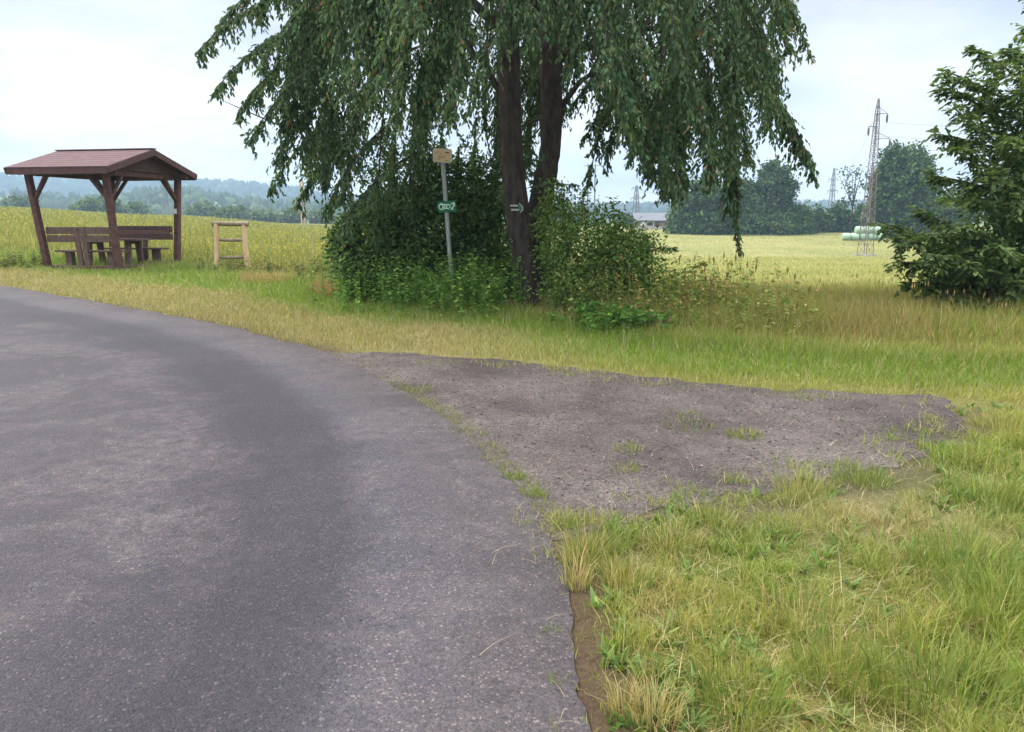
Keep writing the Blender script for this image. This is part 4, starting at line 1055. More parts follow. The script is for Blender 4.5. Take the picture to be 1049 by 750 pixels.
R1_ = ridge([(-500, 196), (-200, 186), (0, 186), (70, 191), (130, 194), (190, 193), (264, 196), (300, 199), (335, 206), (400, 212), (520, 217), (700, 219)], 1350, 'hills', (.06, .09, .035))
R2_ = ridge([(-500, 210), (-100, 203), (20, 201), (60, 207), (120, 210), (180, 199), (215, 203), (260, 211), (330, 214), (420, 219), (600, 221)], 720, 'hills', (.11, .14, .05), depth=300)
R3_ = ridge([(500, 219), (640, 217), (760, 216), (900, 214), (1050, 213), (1500, 210)], 1300, 'hills', (.06, .09, .035))

def wood(rows, n, hs, prob, name, label, pal):
    R, nn, _ = rows.shape
    u = RNG.random(n) * (R - 1.001); v = RNG.random(n) * (nn - 1.001); i = u.astype(int); j = v.astype(int); fu = (u - i)[:, None]; fv = (v - j)[:, None]
    P = (rows[i, j] * (1 - fv) + rows[i, j + 1] * fv) * (1 - fu) + (rows[i + 1, j] * (1 - fv) + rows[i + 1, j + 1] * fv) * fu
    k = RNG.random(n) < prob(P, u / (R - 1)); P = P[k]; n = len(P)
    h = hs * RNG.uniform(.5, 1.2, n); con = RNG.random(n) < .55
    # each tree: ring stack, pointed for conifers, round for broadleaf
    prof_c = [(0, .30), (.25, .26), (.55, .17), (.8, .08), (1, .005)]; prof_b = [(0, .10), (.25, .36), (.55, .42), (.85, .26), (1, .02)]
    S_ = 6; V = np.zeros((n, 5, S_, 3)); a = np.arange(S_) * 2 * PI / S_
    for r in range(5):
        zf = np.where(con, prof_c[r][0], prof_b[r][0]); rf = np.where(con, prof_c[r][1], prof_b[r][1])
        rr = (h * rf)[:, None] * RNG.uniform(.7, 1.3, (n, S_))
        V[:, r, :, 0] = P[:, 0:1] + rr * np.cos(a); V[:, r, :, 1] = P[:, 1:2] + rr * np.sin(a); V[:, r, :, 2] = (P[:, 2] + h * zf - 1)[:, None] + RNG.normal(0, .03, (n, S_)) * h[:, None]
    q = []
    for r in range(4):
        for s_ in range(S_): q.append((r * S_ + s_, r * S_ + (s_ + 1) % S_, (r + 1) * S_ + (s_ + 1) % S_, (r + 1) * S_ + s_))
    Q = (np.array(q)[None] + (np.arange(n) * 5 * S_)[:, None, None]).reshape(-1, 4)
    c = np.repeat(leaf_cols(n, pal, [.4, .4, .2], .2), 5 * S_, 0)
    setp(link(name, np_mesh(name, V.reshape(-1, 3), Q, None, c), M_FAR), label, 'wood', None, 'stuff')
wood(R1_, 12000, 15, lambda P, r: np.where(fbm(P[:, 0] / 160, P[:, 1] / 90, 5) > .36, 1, .15) , 'hill_forest', 'dark forest covering the long ridge on the skyline', [(.028, .048, .026), (.04, .065, .03), (.06, .085, .035)])
wood(R2_, 5000, 9, lambda P, r: np.where(fbm(P[:, 0] / 70, P[:, 1] / 60, 15) > .50, 1, .05), 'slope_woods', 'scattered woods on the nearer green slope below the ridge', [(.04, .07, .03), (.06, .095, .035), (.09, .13, .045)])
wood(R3_, 5000, 15, lambda P, r: np.ones(len(P)), 'distant_woods', 'flat band of woods far behind the hay field', [(.028, .048, .026), (.04, .065, .03), (.06, .085, .035)])

# ------------------------------------------------------------------ picnic shelter
def shelter():
    e1 = np.array([-.981, .193, 0]); e2 = np.array([.193, .981, 0]); up = np.array([0, 0, 1.])
    Bp = np.array([-10.12, 19.75, 0.]); L, W = 2.1, 2.4
    g0 = .15
    def P(a, b, z): return Bp + e1 * a + e2 * b + up * (z + g0)     # a along the front from near post, b to the back
    base = P(L / 2, W / 2, 0)
    rt = at_root('picnic_shelter', tuple(base), 'brown timber picnic shelter with gabled roof and slanting posts on the meadow edge', 'shelter')
    ze = 2.40
    posts = [((0, 0), (-.02, -.20)), ((L, 0), (.06, -.26)), ((0, W), (-.04, .30)), ((L, W), (0, .28))]
    tops = []
    for (a, b), (da, db) in posts:
        zb = -.12
        o = MB().bar(P(a, b, zb), P(a + da, b + db, ze), .155, .155, up=e2).build('post', M_WOOD); child(o, rt)
        tops.append((a + da, b + db))
    # a small pale tag on the back right post
    q = P(-.03, W + .17, 1.5); tg = MB().bar(q - e2 * .09 - up * .07, q - e2 * .09 + up * .07, .09, .012, up=e2).build('notice', M_FRAME); child(tg, rt)
    # eave beams along both long sides
    for b in (tops[0][1], tops[2][1]):
        o = MB().bar(P(-.35, b, ze + .07), P(L + .45, b, ze + .07), .12, .14).build('beam', M_WOOD); child(o, rt)
    for a in (0, L):
        o = MB().bar(P(a, tops[0][1] + .07, ze + .05), P(a, tops[2][1] - .07, ze + .05), .10, .16).build('tie_beam', M_WOOD); child(o, rt)
    # braces
    br = []
    def lerp(i, t):
        (a, b), (da, db) = posts[i]; return (a + da * t, b + db * t, ze * t)
    for i in range(4):
        a, b, z = lerp(i, .72); sa = 1 if i in (0, 2) else -1; sb = 1 if i in (0, 1) else -1
        br.append((P(a, b, z), P(a + sa * .52, tops[i][1], ze + .02)))
        br.append((P(a, b, z), P(tops[i][0], b + sb * .55, ze + .02)))
    for p, q in br: child(MB().bar(p, q, .085, .085).build('brace', M_WOOD), rt)
    # roof: two slopes, with a gable board
    hw = W / 2 + .30 + .32; mid = W / 2 + .02; rise = .54; zr = ze + .16
    a0, a1 = -.42, L + .40
    th = .055
    rf = MB()
    for sg in (-1, 1):
        sl = (up * -rise + e2 * sg * hw); sl /= np.linalg.norm(sl); nn = np.cross(e1, sl) * (-1 if sg > 0 else 1)
        if nn[2] < 0: nn = -nn
        ridge0 = P(a0, mid, zr + rise); ridge1 = P(a1, mid, zr + rise)
        length = math.hypot(rise, hw)
        rows = 8
        for r in range(rows):   # overlapping shingle courses
            s0 = length * r / rows; s1 = length * (r + 1) / rows + .02
            lift0 = .004; lift1 = .008
            V = [ridge0 + sl * s0 + nn * lift0, ridge1 + sl * s0 + nn * lift0, ridge1 + sl * s1 + nn * lift1, ridge0 + sl * s1 + nn * lift1]
            V += [v - nn * (lift0 + .02 if i < 2 else lift1 + .02) for i, v in enumerate(V)]
            rf.add(V, [(0, 1, 2, 3), (7, 6, 5, 4), (0, 4, 5, 1), (1, 5, 6, 2), (2, 6, 7, 3), (3, 7, 4, 0)])
    roof = rf.build('roof', M_ROOF); child(roof, rt)
    rc = MB().bar(P(a0 - .01, mid, zr + rise + .012), P(a1 + .01, mid, zr + rise + .012), .2, .03).build('ridge_cap', M_ROOF); child(rc, rt)
    def soffit(sg):
        sl = (up * -rise + e2 * sg * hw); return sl / np.linalg.norm(sl)
    fa = MB()
    length = math.hypot(rise, hw)
    for sg in (-1, 1):
        sl = soffit(sg); nn = np.cross(e1, sl); nn = -nn if nn[2] < 0 else nn
        fa = MB(); A = P(a0 + .03, mid, zr + rise) - nn * .045; C = P(a1 - .03, mid, zr + rise) - nn * .045
        V = [A, C, C + sl * (length - .03), A + sl * (length - .03)]; V += [v - nn * .02 for v in V]
        fa.add(V, [(0, 1, 2, 3), (7, 6, 5, 4), (0, 4, 5, 1), (1, 5, 6, 2), (2, 6, 7, 3), (3, 7, 4, 0)])
        child(fa.build('roof_boarding', M_WOOD), rt)
        q = A + sl * length + nn * .01; q2 = C + sl * length + nn * .01
        child(MB().bar(q - e1 * .03 * 0 - up * .06, q2 - up * .06, .03, .17).build('fascia', M_FASCIA), rt)
        for aa in (a0, a1):
            p0 = P(aa, mid, zr + rise - .085); p1 = p0 + sl * (length + .015)
            child(MB().bar(p0, p1, .03, .15, up=nn).build('barge_board', M_FASCIA), rt)
    # gable boarding
    for aa in (a0 + .30, a1 - .5):
        V = [P(aa, mid - hw * .93, zr - .04), P(aa, mid + hw * .93, zr - .04), P(aa, mid, zr + rise * .93 - .05)]
        V2 = [v + e1 * .025 for v in V]
        child(MB().add(V + V2, [(0, 1, 2), (5, 4, 3), (0, 3, 4, 1), (1, 4, 5, 2), (2, 5, 3, 0)]).build('gable_boarding', M_FASCIA), rt)
    # sills on the ground
    for p, q in [((.08, 0), (L - .08, 0)), ((0, .08), (0, W - .08)), ((.08, W), (L - .08, W)), ((L, .08), (L, W - .08))]:
        child(MB().bar(P(*p, .02), P(*q, .02), .12, .15).build('sill', M_WOOD), rt)
    child(MB().bar(P(0.1, W / 2 - 1.05, .95), P(.1, W / 2 + 1.1, .93), .03, .10).build('side_rail', M_WOOD), rt)
    # benches
    def bench(b, sg, label):
        bt = at_root('picnic_bench', tuple(P(L / 2, b, 0)), label, 'bench', 'benches inside the picnic shelter')
        for k in range(2): child(MB().bar(P(.10, b + sg * (.22 + .17 * k), .46), P(L - .10, b + sg * (.22 + .17 * k), .46), .155, .045).build('seat', M_WOODG), bt)
        for zz, hh in ((.79, .18), (.995, .185)):
            off = -sg * (.06 + .10 * zz / 2.3)
            child(MB().bar(P(.06, b + off + sg * .10, zz), P(L - .06, b + off + sg * .09, zz), .04, hh).build('backrest', M_WOODG), bt)
        for a in (.42, L / 2 + .1, L / 2 - .1, L - .42):
            off = 0 if abs(a - L / 2) > .2 else 1
            if off: child(MB().bar(P(a, b + sg * .06, 0), P(a, b - sg * .02, 1.07), .15, .06, up=e2).build('leg', M_WOODG), bt)
            else: child(MB().bar(P(a, b + sg * .30, 0), P(a, b + sg * .30, .435), .20, .16, up=e2).build('leg', M_WOODG), bt)
    bench(0, 1, 'front wooden bench of the shelter, its back turned to the road')
    bench(W, -1, 'rear wooden bench of the shelter, facing the road across the table')
    tb = at_root('picnic_table', tuple(P(L / 2, W / 2, 0)), 'brown plank picnic table between the two shelter benches', 'table')
    for k in range(3): child(MB().bar(P(.12, W / 2 + .23 * (k - 1), .74), P(L - .12, W / 2 + .23 * (k - 1), .74), .22, .045).build('table_top', M_WOODG), tb)
    for a in (.45, L - .45):
        for sg in (-1, 1): child(MB().bar(P(a, W / 2 + sg * .28, 0), P(a, W / 2 + sg * .2, .715), .16, .10, up=e2).build('leg', M_WOODG), tb)
        child(MB().bar(P(a, W / 2 - .32, .665), P(a, W / 2 + .32, .665), .055, .09).build('bearer', M_WOODG), tb)
shelter()

# log frame beside the shelter
def logframe():
    Y = 20.6
    def g(px, py): return at(px, py, Y)
    b = g(237, 278); b[2] = hz(b[0], b[1])
    rt = at_root('log_frame', tuple(b), 'ladder like frame of peeled logs standing in the grass right of the shelter', 'frame')
    for (p, q) in [((222, 282), (221.5, 229)), ((254.5, 281), (249.5, 229))]:
        P, Q = g(*p), g(*q); pts = np.linspace(P, Q, 7) + RNG.normal(0, .005, (7, 3))
        child(MB().tube(pts, [.075, .073, .07, .069, .068, .066, .065], 12, .05).build('upright', M_LOG), rt)
    for (p, q, r, dy) in [((217, 229), (254, 229.5), .065, 0), ((217, 246.5), (251, 246), .045, .11), ((217, 264.5), (252.5, 264), .045, .11)]:
        P, Q = g(*p), g(*q); P[1] += dy; Q[1] += dy; pts = np.linspace(P, Q, 7) + RNG.normal(0, .006, (7, 3))
        child(MB().tube(pts, r, 10, .06).build('rail', M_LOGG), rt)
logframe()

# ------------------------------------------------------------------ sign post
def signpost():
    Y = 13.15
    top = at(453.3, 163, Y); bot = at(464.5, 300, Y - .02); bot[2] = -.05
    f = 1.0
    rt = at_root('sign_post', (bot[0], bot[1], 0), 'leaning steel post with a cream board above a small green cycle sign', 'sign')
    child(MB().tube(np.linspace(bot, top, 8), .036, 14).build('pole', M_GALV), rt)
    ax = np.array([1, .05, 0]); ax /= np.linalg.norm(ax); d = (top - bot) / np.linalg.norm(top - bot)
    ay = d - ax * d.dot(ax); ay /= np.linalg.norm(ay); az = np.cross(ax, ay)   # az points to the camera side (-Y)
    if az[1] > 0: az = -az
    def rr(w, h, r, n=5):
        P = []
        for cx, cy, a in ((w / 2 - r, h / 2 - r, 0), (-w / 2 + r, h / 2 - r, 90), (-w / 2 + r, -h / 2 + r, 180), (w / 2 - r, -h / 2 + r, 270)):
            for k in range(n): t = math.radians(a + 90 * k / (n - 1)); P.append((cx + r * math.cos(t), cy + r * math.sin(t)))
        return P
    tilt = math.radians(-3)
    bx = ax * math.cos(tilt) + ay * math.sin(tilt); by = np.cross(bx, az); by = by if by[2] > 0 else -by
    c = at(453.3, 159.6, Y - .06)
    w, h = .315, .225
    rim = MB().prism(rr(w, h, .035), bx, by, az, c, .02).build('board', M_BOARDF); child(rim, rt)
    face = MB().prism(rr(w - .035, h - .035, .022), bx, by, az, c + az * .018, .006).build('board_face', M_BOARD); face.parent = rim; face.matrix_parent_inverse = Matrix.Translation(rt.location).inverted() @ Matrix.Identity(4)
    rim_fix = face; rim_fix.matrix_parent_inverse = Matrix.Identity(4)
    def mark(x, y, ww, hh, m):
        o = MB().prism([(-ww / 2, -hh / 2), (ww / 2, -hh / 2), (ww / 2, hh / 2), (-ww / 2, hh / 2)], bx, by, az, c + bx * x + by * y + az * .024, .002).build('print', m); o.parent = rim; return o
    mark(.075, .052, .065, .018, M_PRINT)
    for k, (x, y, a, b) in enumerate([(-.105, .05, .018, .014), (-.08, .03, .014, .014), (-.055, .055, .04, .012), (-.11, .026, .016, .012), (-.03, .035, .016, .026), (-.01, -.012, .12, .010), (-.01, -.036, .12, .010), (.08, -.078, .05, .012), (-.06, -.06, .05, .01)]):
        mark(x, y, a, b, M_PRINTL)
    # green cycle sign
    c2 = at(457.8, 211.7, Y - .05)
    tilt = math.radians(3); bx = ax * math.cos(tilt) + ay * math.sin(tilt); by = np.cross(bx, az); by = by if by[2] > 0 else -by
    pl = MB().prism(rr(.31, .185, .02), bx, by, az, c2, .012).build('cycle_sign', M_SIGNG); child(pl, rt)
    def P2(x, y, z=.018): return c2 + bx * x + by * y + az * z
    def ring(x, y, r, t=.010):
        b = MB(); b.tube([P2(x + r * math.cos(a), y + r * math.sin(a)) for a in np.linspace(0, 2 * PI, 25)], t, 6, cap=False); return b
    b = ring(-.088, 0, .044, .012); 
    for k in range(2): b.tube([P2(-.088, -.022 + .044 * k), P2(-.088, -.020 + .044 * k)], .007, 6)
    b2 = ring(-.036, -.002, .036, .010); b3 = ring(.018, -.004, .034, .010)
    for q in (b, b2, b3): o = q.build('symbol', M_SIGNW); o.parent = pl
    # arrow up right
    ar = MB(); ar.tube([P2(.075, -.045), P2(.112, .0), P2(.12, .05)], .013, 6); ar.tube([P2(.068, .028), P2(.118, .058), P2(.138, .005)], .011, 6); ar.tube([P2(.06, -.05), P2(.11, -.048)], .009, 6)
    o = ar.build('symbol', M_SIGNW); o.parent = pl
    for o in list(rim.children) + list(pl.children): o.matrix_parent_inverse = Matrix.Identity(4)
    for dz in (.0,): child(MB().tube([c2 - az * .05 - ay * .02, c2 - az * .05 + ay * .02], .044, 12).build('clamp', M_GALV), rt)
signpost()
def thin_pole():
    Y = 22.; b = at(321.5, 278, Y); b[2] = hz(b[0], b[1]); t = at(320.5, 240, Y)
    rt = setp(MB().tube(np.linspace(b - [0, 0, .1], t, 5), .016, 7).build('marker_pole', M_POLE), 'thin pale stick upright in the meadow between log frame and cherry', 'pole')
thin_pole()

# ------------------------------------------------------------------ pylons, poles, wires
def lattice(name, label, px, pyb, pyt, Y, widths, m, arms, group=None, leg=.10, br=.055, nseg=16, cat='pylon', yaw=.5, foot=True):
    b = at(px, pyb, Y); b[2] = hz(b[0], b[1]); top = at(px, pyt, Y)[2]; Ht = top - b[2]
    rt = at_root(name, tuple(b), label, cat, group)
    ca, sa = math.cos(yaw), math.sin(yaw)
    def wd(t): return np.interp(t, [w[0] for w in widths], [w[1] for w in widths]) / 2
    def c(k, t):
        sx, sy = ((-1, -1), (1, -1), (1, 1), (-1, 1))[k % 4]; w = wd(t)
        x, y = sx * w, sy * w
        return Vector((b[0] + x * ca - y * sa, b[1] + x * sa + y * ca, b[2] + Ht * t))
    ts = np.linspace(0, 1, nseg + 1) ** .85
    tmb = MB(); bmb = MB()
    for k in range(4):
        for i in range(nseg): tmb.bar(c(k, ts[i]), c(k, ts[i + 1]), leg)
    for i in range(nseg):
        for k in range(4):
            if i % 2: bmb.bar(c(k, ts[i]), c(k + 1, ts[i + 1]), br)
            else: bmb.bar(c(k + 1, ts[i]), c(k, ts[i + 1]), br)
            if i: bmb.bar(c(k, ts[i]), c(k + 1, ts[i]), br)
    child(tmb.build('mast', m), rt); child(bmb.build('bracing', m), rt)
    tips = []
    for (t, side, ln) in arms:
        z = b[2] + Ht * t; w = wd(t)
        p = Vector((b[0], b[1], z)); q = Vector((b[0] + side * ln, b[1] - .2, z + .05))
        ab = MB(); ab.bar(p + Vector((0, .25, 0)), q, leg * .8); ab.bar(p + Vector((0, -.25, 0)), q, leg * .8); ab.bar(p + Vector((0, 0, .9)), q, leg * .6)
        arm = ab.build('cross_arm', m); child(arm, rt)
        ins = MB().tube([q + Vector((0, 0, -.05)), q + Vector((0, 0, -.3)), q + Vector((0, 0, -.9)), q + Vector((0, 0, -1.1))], [.05, .13, .13, .05], 7).build('insulator', M_INS)
        child(ins, rt); tips.append(q + Vector((0, 0, -1.1)))
    if foot:
        for k in range(4):
            p = c(k, 0); child(MB().bar(p + Vector((0, 0, -.3)), p + Vector((0, 0, .25)), .5, .5).build('footing', M_CONC), rt)
    return tips, Vector((b[0], b[1], top))
tipsA, topA = lattice('lattice_pylon', 'slender rust brown lattice pylon standing in the hay field', 886, 262, 101, 98, [(0, 1.35), (.35, .95), (.75, .55), (.93, .36), (1, .08)], M_STEEL, [(.905, 1, 1.15), (.825, -1, 1.0), (.75, 1, 1.75)], leg=.08, br=.042, nseg=22)
tipsB, topB = lattice('lattice_pylon', 'distant grey lattice pylon rising behind the shed roof', 651, 232, 190, 330, [(0, 2.6), (.8, 1.2), (1, .3)], M_STEELF, [(.93, 1, 2), (.93, -1, 2), (.68, 1, 2.4), (.68, -1, 2.4), (.45, 1, 2.), (.45, -1, 2.)], 'pylons far across the fields', .3, .16, 9)
tipsC, topC = lattice('lattice_pylon', 'hazy lattice pylon above the hedge left of the sparse tree', 850, 232, 172, 340, [(0, 2.4), (.8, 1.0), (1, .3)], M_STEELF, [(.8, 1, 2), (.8, -1, 2), (.6, 1, 2.2), (.6, -1, 2.2)], 'pylons far across the fields', .24, .14, 10)
tipsD, topD = lattice('lattice_pylon', 'small far lattice pylon seen under the shelter roof by its rear post', 171, 226, 180, 300, [(0, 2.8), (.8, 1.4), (1, .9)], M_STEELF, [(.9, 1, 1.6), (.9, -1, 1.6)], 'pylons far across the fields', .24, .14, 9)
def hframe(name, label, px, gap, pyb, pyt, Y, r, arm, m, group, lean=0):
    b = at(px, pyb, Y); b[2] = hz(b[0], b[1]); top = at(px, pyt, Y)[2]; k = Y / F
    rt = at_root(name, tuple(b), label, 'utility pole', group)
    for s_ in (-.5, .5):
        child(MB().tube([(b[0] + s_ * gap * k, b[1], b[2] - .3), (b[0] + s_ * gap * k * (1 - lean), b[1], top)], [r, r * .8], 8).build('pole', m), rt)
    if arm: child(MB().bar((b[0] - arm, b[1] - r - .05, top - .6), (b[0] + arm, b[1] - r - .05, top - .6), .2, .2).build('cross_arm', m), rt)
    else: child(MB().bar((b[0] - gap * k * .4, b[1], (b[2] + top) / 2), (b[0] + gap * k * .4, b[1], (b[2] + top) / 2), .12, .12).build('cross_arm', m), rt)
hframe('twin_pole', 'pale twin wooden pole at the meadow edge left of the cherry', 311, 3.2, 233, 184, 130, .17, 0, M_POLE, 'twin poles carrying wires', .3)
hframe('twin_pole', 'grey twin mast half hidden behind the light shrub', 605, 7, 232, 168, 260, .28, 2.6, M_STEELF, 'twin poles carrying wires')
hframe('twin_pole', 'hazy tall twin pole seen through the left cherry foliage', 336, 2.2, 232, 165, 250, .22, 1.2, M_STEELF, 'twin poles carrying wires', .2)
def wire(p, q, sag, label, r=.014):
    t = np.linspace(0, 1, 24)[:, None]; P = np.array(p) * (1 - t) + np.array(q) * t; P[:, 2] -= sag * 4 * t[:, 0] * (1 - t[:, 0])
    setp(MB().tube(P, r, 4).build('power_line', M_WIRE), label, 'cable', 'power lines on the lattice pylons')
for tp, tb, lab in zip(tipsA, tipsC, ('topmost', 'middle', 'lowest')):
    wire(tp, tb, 4, f'{lab} cable running from the rust brown pylon to the hazy pylon by the sparse tree')
    wire(tp, np.array(tp) + np.array([150, -45, 1]), 4, f'{lab} cable running from the rust brown pylon out over the young leafy tree')
for tp, tb, lab in zip(tipsB[::2] , tipsC[1::2], ('upper', 'lower')):
    wire(tp, tb, 5, f'{lab} far cable strung between the two distant grey pylons', .03)

# ------------------------------------------------------------------ wrapped bales
def bales():
    Y = 128.; k = Y / F; dia = 1.22; wid = 1.3
    prof = [(0, .36), (.03, .48), (.10, .565), (.22, .61), (.4, .62), (.9, .62), (1.08, .61), (1.2, .565), (1.27, .48), (1.3, .36)]
    me = None
    x0 = at(866, 249, Y)[0]; z0 = hz(x0, Y)
    spots = [(i, 0, lab) for i, lab in enumerate(['wrapped pale green bale at the left end of the bottom row', 'second wrapped bale from the left in the bottom row', 'wrapped bale in the middle of the bottom row', 'second wrapped bale from the right in the bottom row', 'wrapped bale at the right end of the bottom row'])]
    spots += [(1.5, 1, 'wrapped bale on the left of the upper row of the stack'), (2.5, 1, 'wrapped bale in the middle of the upper row of the stack'), (3.5, 1, 'wrapped bale on the right of the upper row of the stack')]
    for i, r, lab in spots:
        x = x0 + i * 1.40; y = Y - .0; z = hz(x0 + 2.5, Y) + .6 + r * 1.1
        n = 24; V = []
        for (a, rad) in prof:
            for s_ in range(n):
                t = 2 * PI * s_ / n; rr = rad * (1 + .012 * math.sin(5 * t + i)); V.append((a - .65, rr * math.cos(t), rr * math.sin(t) * .97))
        Fc = [(p * n + s_, p * n + (s_ + 1) % n, (p + 1) * n + (s_ + 1) % n, (p + 1) * n + s_) for p in range(len(prof) - 1) for s_ in range(n)] + [tuple(range(n - 1, -1, -1)), tuple(range((len(prof) - 1) * n, len(prof) * n))]
        o = MB().add(V, Fc, True).build('wrapped_bale', M_BALE); o.location = (x, y, z); o.rotation_euler = (random.uniform(-1, 1), 0, random.uniform(-.05, .05))
        setp(o, lab, 'bale', 'wrapped bales stacked before the hedge')
bales()

# ------------------------------------------------------------------ shed in the distance
def shed():
    Y = 185.; k = Y / F
    a = at(651, 238, Y); x0 = a[0]; z0 = hz(x0, Y) - .1; x1 = x0 + 12.; d = 7.; h = at(660, 226, Y)[2] - z0; hr = at(660, 218.5, Y)[2] - z0
    rt = at_root('shed', ((x0 + x1) / 2, Y + d / 2, z0), 'low brown shed with a pale grey roof beyond the field', 'building')
    w = MB(); V = [(x0, Y, z0), (x1, Y, z0), (x1, Y + d, z0), (x0, Y + d, z0), (x0, Y, z0 + h), (x1, Y, z0 + h), (x1, Y + d, z0 + h), (x0, Y + d, z0 + h), (x0, Y + d / 2, z0 + hr - .15), (x1, Y + d / 2, z0 + hr - .15)]
    w.add(V, [(0, 1, 5, 4), (2, 3, 7, 6), (3, 0, 4, 8, 7), (1, 2, 6, 9, 5)])
    child(w.build('wall', M_BWALL), rt)
    r = MB()
    for sg in (0, 1):
        ye = Y - .5 if sg == 0 else Y + d + .5
        q = [(x0 - .4, ye, z0 + h - .1), (x1 + .4, ye, z0 + h - .1), (x1 + .4, Y + d / 2, z0 + hr), (x0 - .4, Y + d / 2, z0 + hr)]; q += [(p[0], p[1], p[2] + .14) for p in q]
        r.add(q, [(3, 2, 1, 0), (4, 5, 6, 7), (0, 1, 5, 4), (1, 2, 6, 5), (2, 3, 7, 6), (3, 0, 4, 7)])
    child(r.build('roof', M_BROOF), rt)
    for (xx, ww, m) in [(1.2, 1.1, M_BLIND), (2.6, 1.6, M_GLASS), (7.5, 1.6, M_GLASS)]:
        f = MB(); zc = z0 + h * .62; 
        for (p, q) in [((xx, .5), (xx + ww, .5)), ((xx, -.5), (xx + ww, -.5))]: f.bar((x0 + p[0], Y - .05, zc + p[1]), (x0 + q[0], Y - .05, zc + q[1]), .12, .12)
        for xq in (xx, xx + ww): f.bar((x0 + xq, Y - .05, zc - .5), (x0 + xq, Y - .05, zc + .5), .12, .12)
        fr = f.build('window', M_FRAME); child(fr, rt)
        pn = MB().bar((x0 + xx + .06, Y - .03, zc), (x0 + xx + ww - .06, Y - .03, zc), .04, .9).build('pane', m); pn.parent = fr
        pn.matrix_parent_inverse = Matrix.Identity(4)
    dr = MB().bar((x0 + 5.2, Y - .04, z0 + .1), (x0 + 5.2, Y - .04, z0 + 2.0), .08, 1.0, up=(1, 0, 0)).build('door', M_WOOD); child(dr, rt)
    ff = MB().bar((x0 - 1, Y - 2.5, z0 + .3), (x1, Y - 2.5, z0 + .3), .15, .8)
    setp(ff.build('low_wall', M_CONC), 'low grey wall in front of the brown shed', 'wall')
shed()

# ------------------------------------------------------------------ haze, sky, sun, camera
def haze():
    lo, hi = (-1800, -1010, -8), (1800, 1800, 110)
    V = [(x, y, z) for z in (lo[2], hi[2]) for y in (lo[1], hi[1]) for x in (lo[0], hi[0])]
    m, nt, out = mat('haze_air')
    v = N(nt, 'VolumePrincipled'); v.inputs['Color'].default_value = (.52, .76, 1.0, 1); v.inputs['Density'].default_value = .00056
    v.inputs['Anisotropy'].default_value = .2
    nt.links.new(v.outputs[0], out.inputs['Volume'])
    o = MB().add(V, [(0, 2, 3, 1), (4, 5, 7, 6), (0, 1, 5, 4), (2, 6, 7, 3), (0, 4, 6, 2), (1, 3, 7, 5)]).build('haze', m)
    setp(o, 'thin bluish haze hanging over the fields and hills', 'haze', None, 'stuff')
haze()

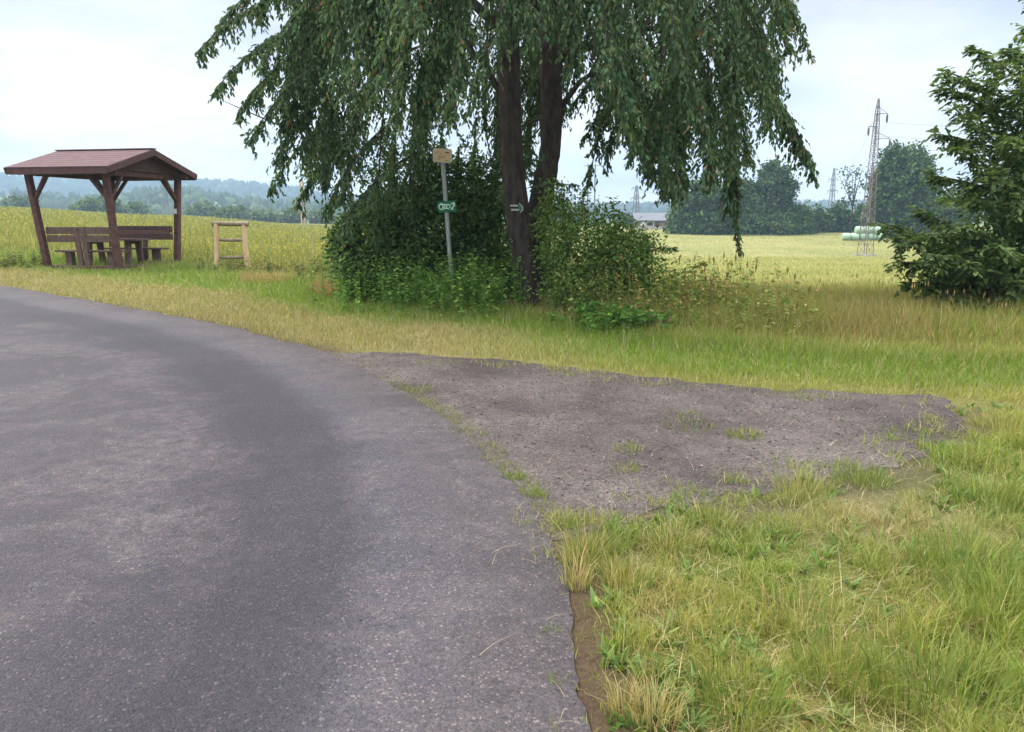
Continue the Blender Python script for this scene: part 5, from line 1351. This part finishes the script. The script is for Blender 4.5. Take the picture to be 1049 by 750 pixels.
SUN_EL, SUN_AZ = math.radians(52), math.radians(-75)   # azimuth from +Y, negative to the left
def sky():
    w = bpy.data.worlds.new('World'); S.world = w; w.use_nodes = True
    nt = w.node_tree; nt.nodes.clear()
    out = nt.nodes.new('ShaderNodeOutputWorld'); bg = nt.nodes.new('ShaderNodeBackground')
    st = N(nt, 'TexSky', sky_type='NISHITA'); st.sun_disc = False
    st.sun_elevation = SUN_EL; st.sun_rotation = SUN_AZ; st.air_density = 1.0; st.dust_density = 1.5
    tc = N(nt, 'TexCoord'); sp = N(nt, 'SeparateXYZ'); nt.links.new(tc.outputs['Generated'], sp.inputs[0])
    # cloud sheet: noise on the direction projected towards the zenith
    den = math_(nt, 'ADD', math_(nt, 'MAXIMUM', sp.outputs['Z'], 0), .16)
    vx = math_(nt, 'DIVIDE', sp.outputs['X'], den); vy = math_(nt, 'DIVIDE', sp.outputs['Y'], den)
    cb = N(nt, 'CombineXYZ'); nt.links.new(vx, cb.inputs[0]); nt.links.new(vy, cb.inputs[1])
    def nz(scale, det):
        n = N(nt, 'TexNoise'); n.inputs['Scale'].default_value = scale; n.inputs['Detail'].default_value = det; n.inputs['Roughness'].default_value = .5
        nt.links.new(cb.outputs[0], n.inputs['Vector']); return n.outputs['Fac']
    cl = ramp(nt, nz(.8, 5), [(.34, (2.3, 2.46, 3.05)), (.45, (3.1, 3.22, 3.6)), (.56, (4.2, 4.22, 4.3))])
    # thick cloud is brighter overhead than at the horizon
    el = ramp(nt, sp.outputs['Z'], [(0, (1.16, 1.15, 1.12)), (.10, (1.06, 1.06, 1.05)), (.3, (1.0, 1.0, 1.0)), (.65, (3.3, 3.2, 3.05)), (1, (4.6, 4.45, 4.2))])
    c = mixc(nt, 1.0, cl.outputs[0], el.outputs[0], 'MULTIPLY')
    cov = ramp(nt, nz(.55, 4), [(.36, (.76, .76, .76)), (.58, (.98, .98, .98))])
    c = mixc(nt, cov.outputs[0], st.outputs[0], c)
    nt.links.new(c, bg.inputs['Color']); bg.inputs['Strength'].default_value = .1
    nt.links.new(bg.outputs[0], out.inputs['Surface'])
sky()
sl = bpy.data.lights.new('sun', 'SUN'); sl.energy = 1.5; sl.angle = math.radians(12); sl.color = (1, .94, .84)
so = bpy.data.objects.new('sun', sl); COL.objects.link(so)
dv = Vector((math.sin(SUN_AZ) * math.cos(SUN_EL), math.cos(SUN_AZ) * math.cos(SUN_EL), math.sin(SUN_EL)))
so.rotation_euler = dv.to_track_quat('Z', 'Y').to_euler(); so.location = (0, 0, 60)

cd = bpy.data.cameras.new('camera'); cam = bpy.data.objects.new('camera', cd); COL.objects.link(cam)
cam.location = (0, 0, CAMH); cam.rotation_euler = (PI / 2 - TH, 0, 0)
cd.sensor_width = 36; cd.lens = 36 * F / 1049; cd.clip_end = 6000; cd.clip_start = .05
S.camera = cam
S.view_settings.view_transform = 'Standard'; S.view_settings.look = 'None'; S.view_settings.gamma = 1; S.view_settings.exposure = 1.42
S.view_settings.use_curve_mapping = False
S.render.engine = 'CYCLES'
S.cycles.use_denoising = True
S.cycles.max_bounces = 6; S.cycles.diffuse_bounces = 3; S.cycles.transmission_bounces = 4; S.cycles.volume_bounces = 0; S.cycles.glossy_bounces = 2
S.cycles.use_adaptive_sampling = True
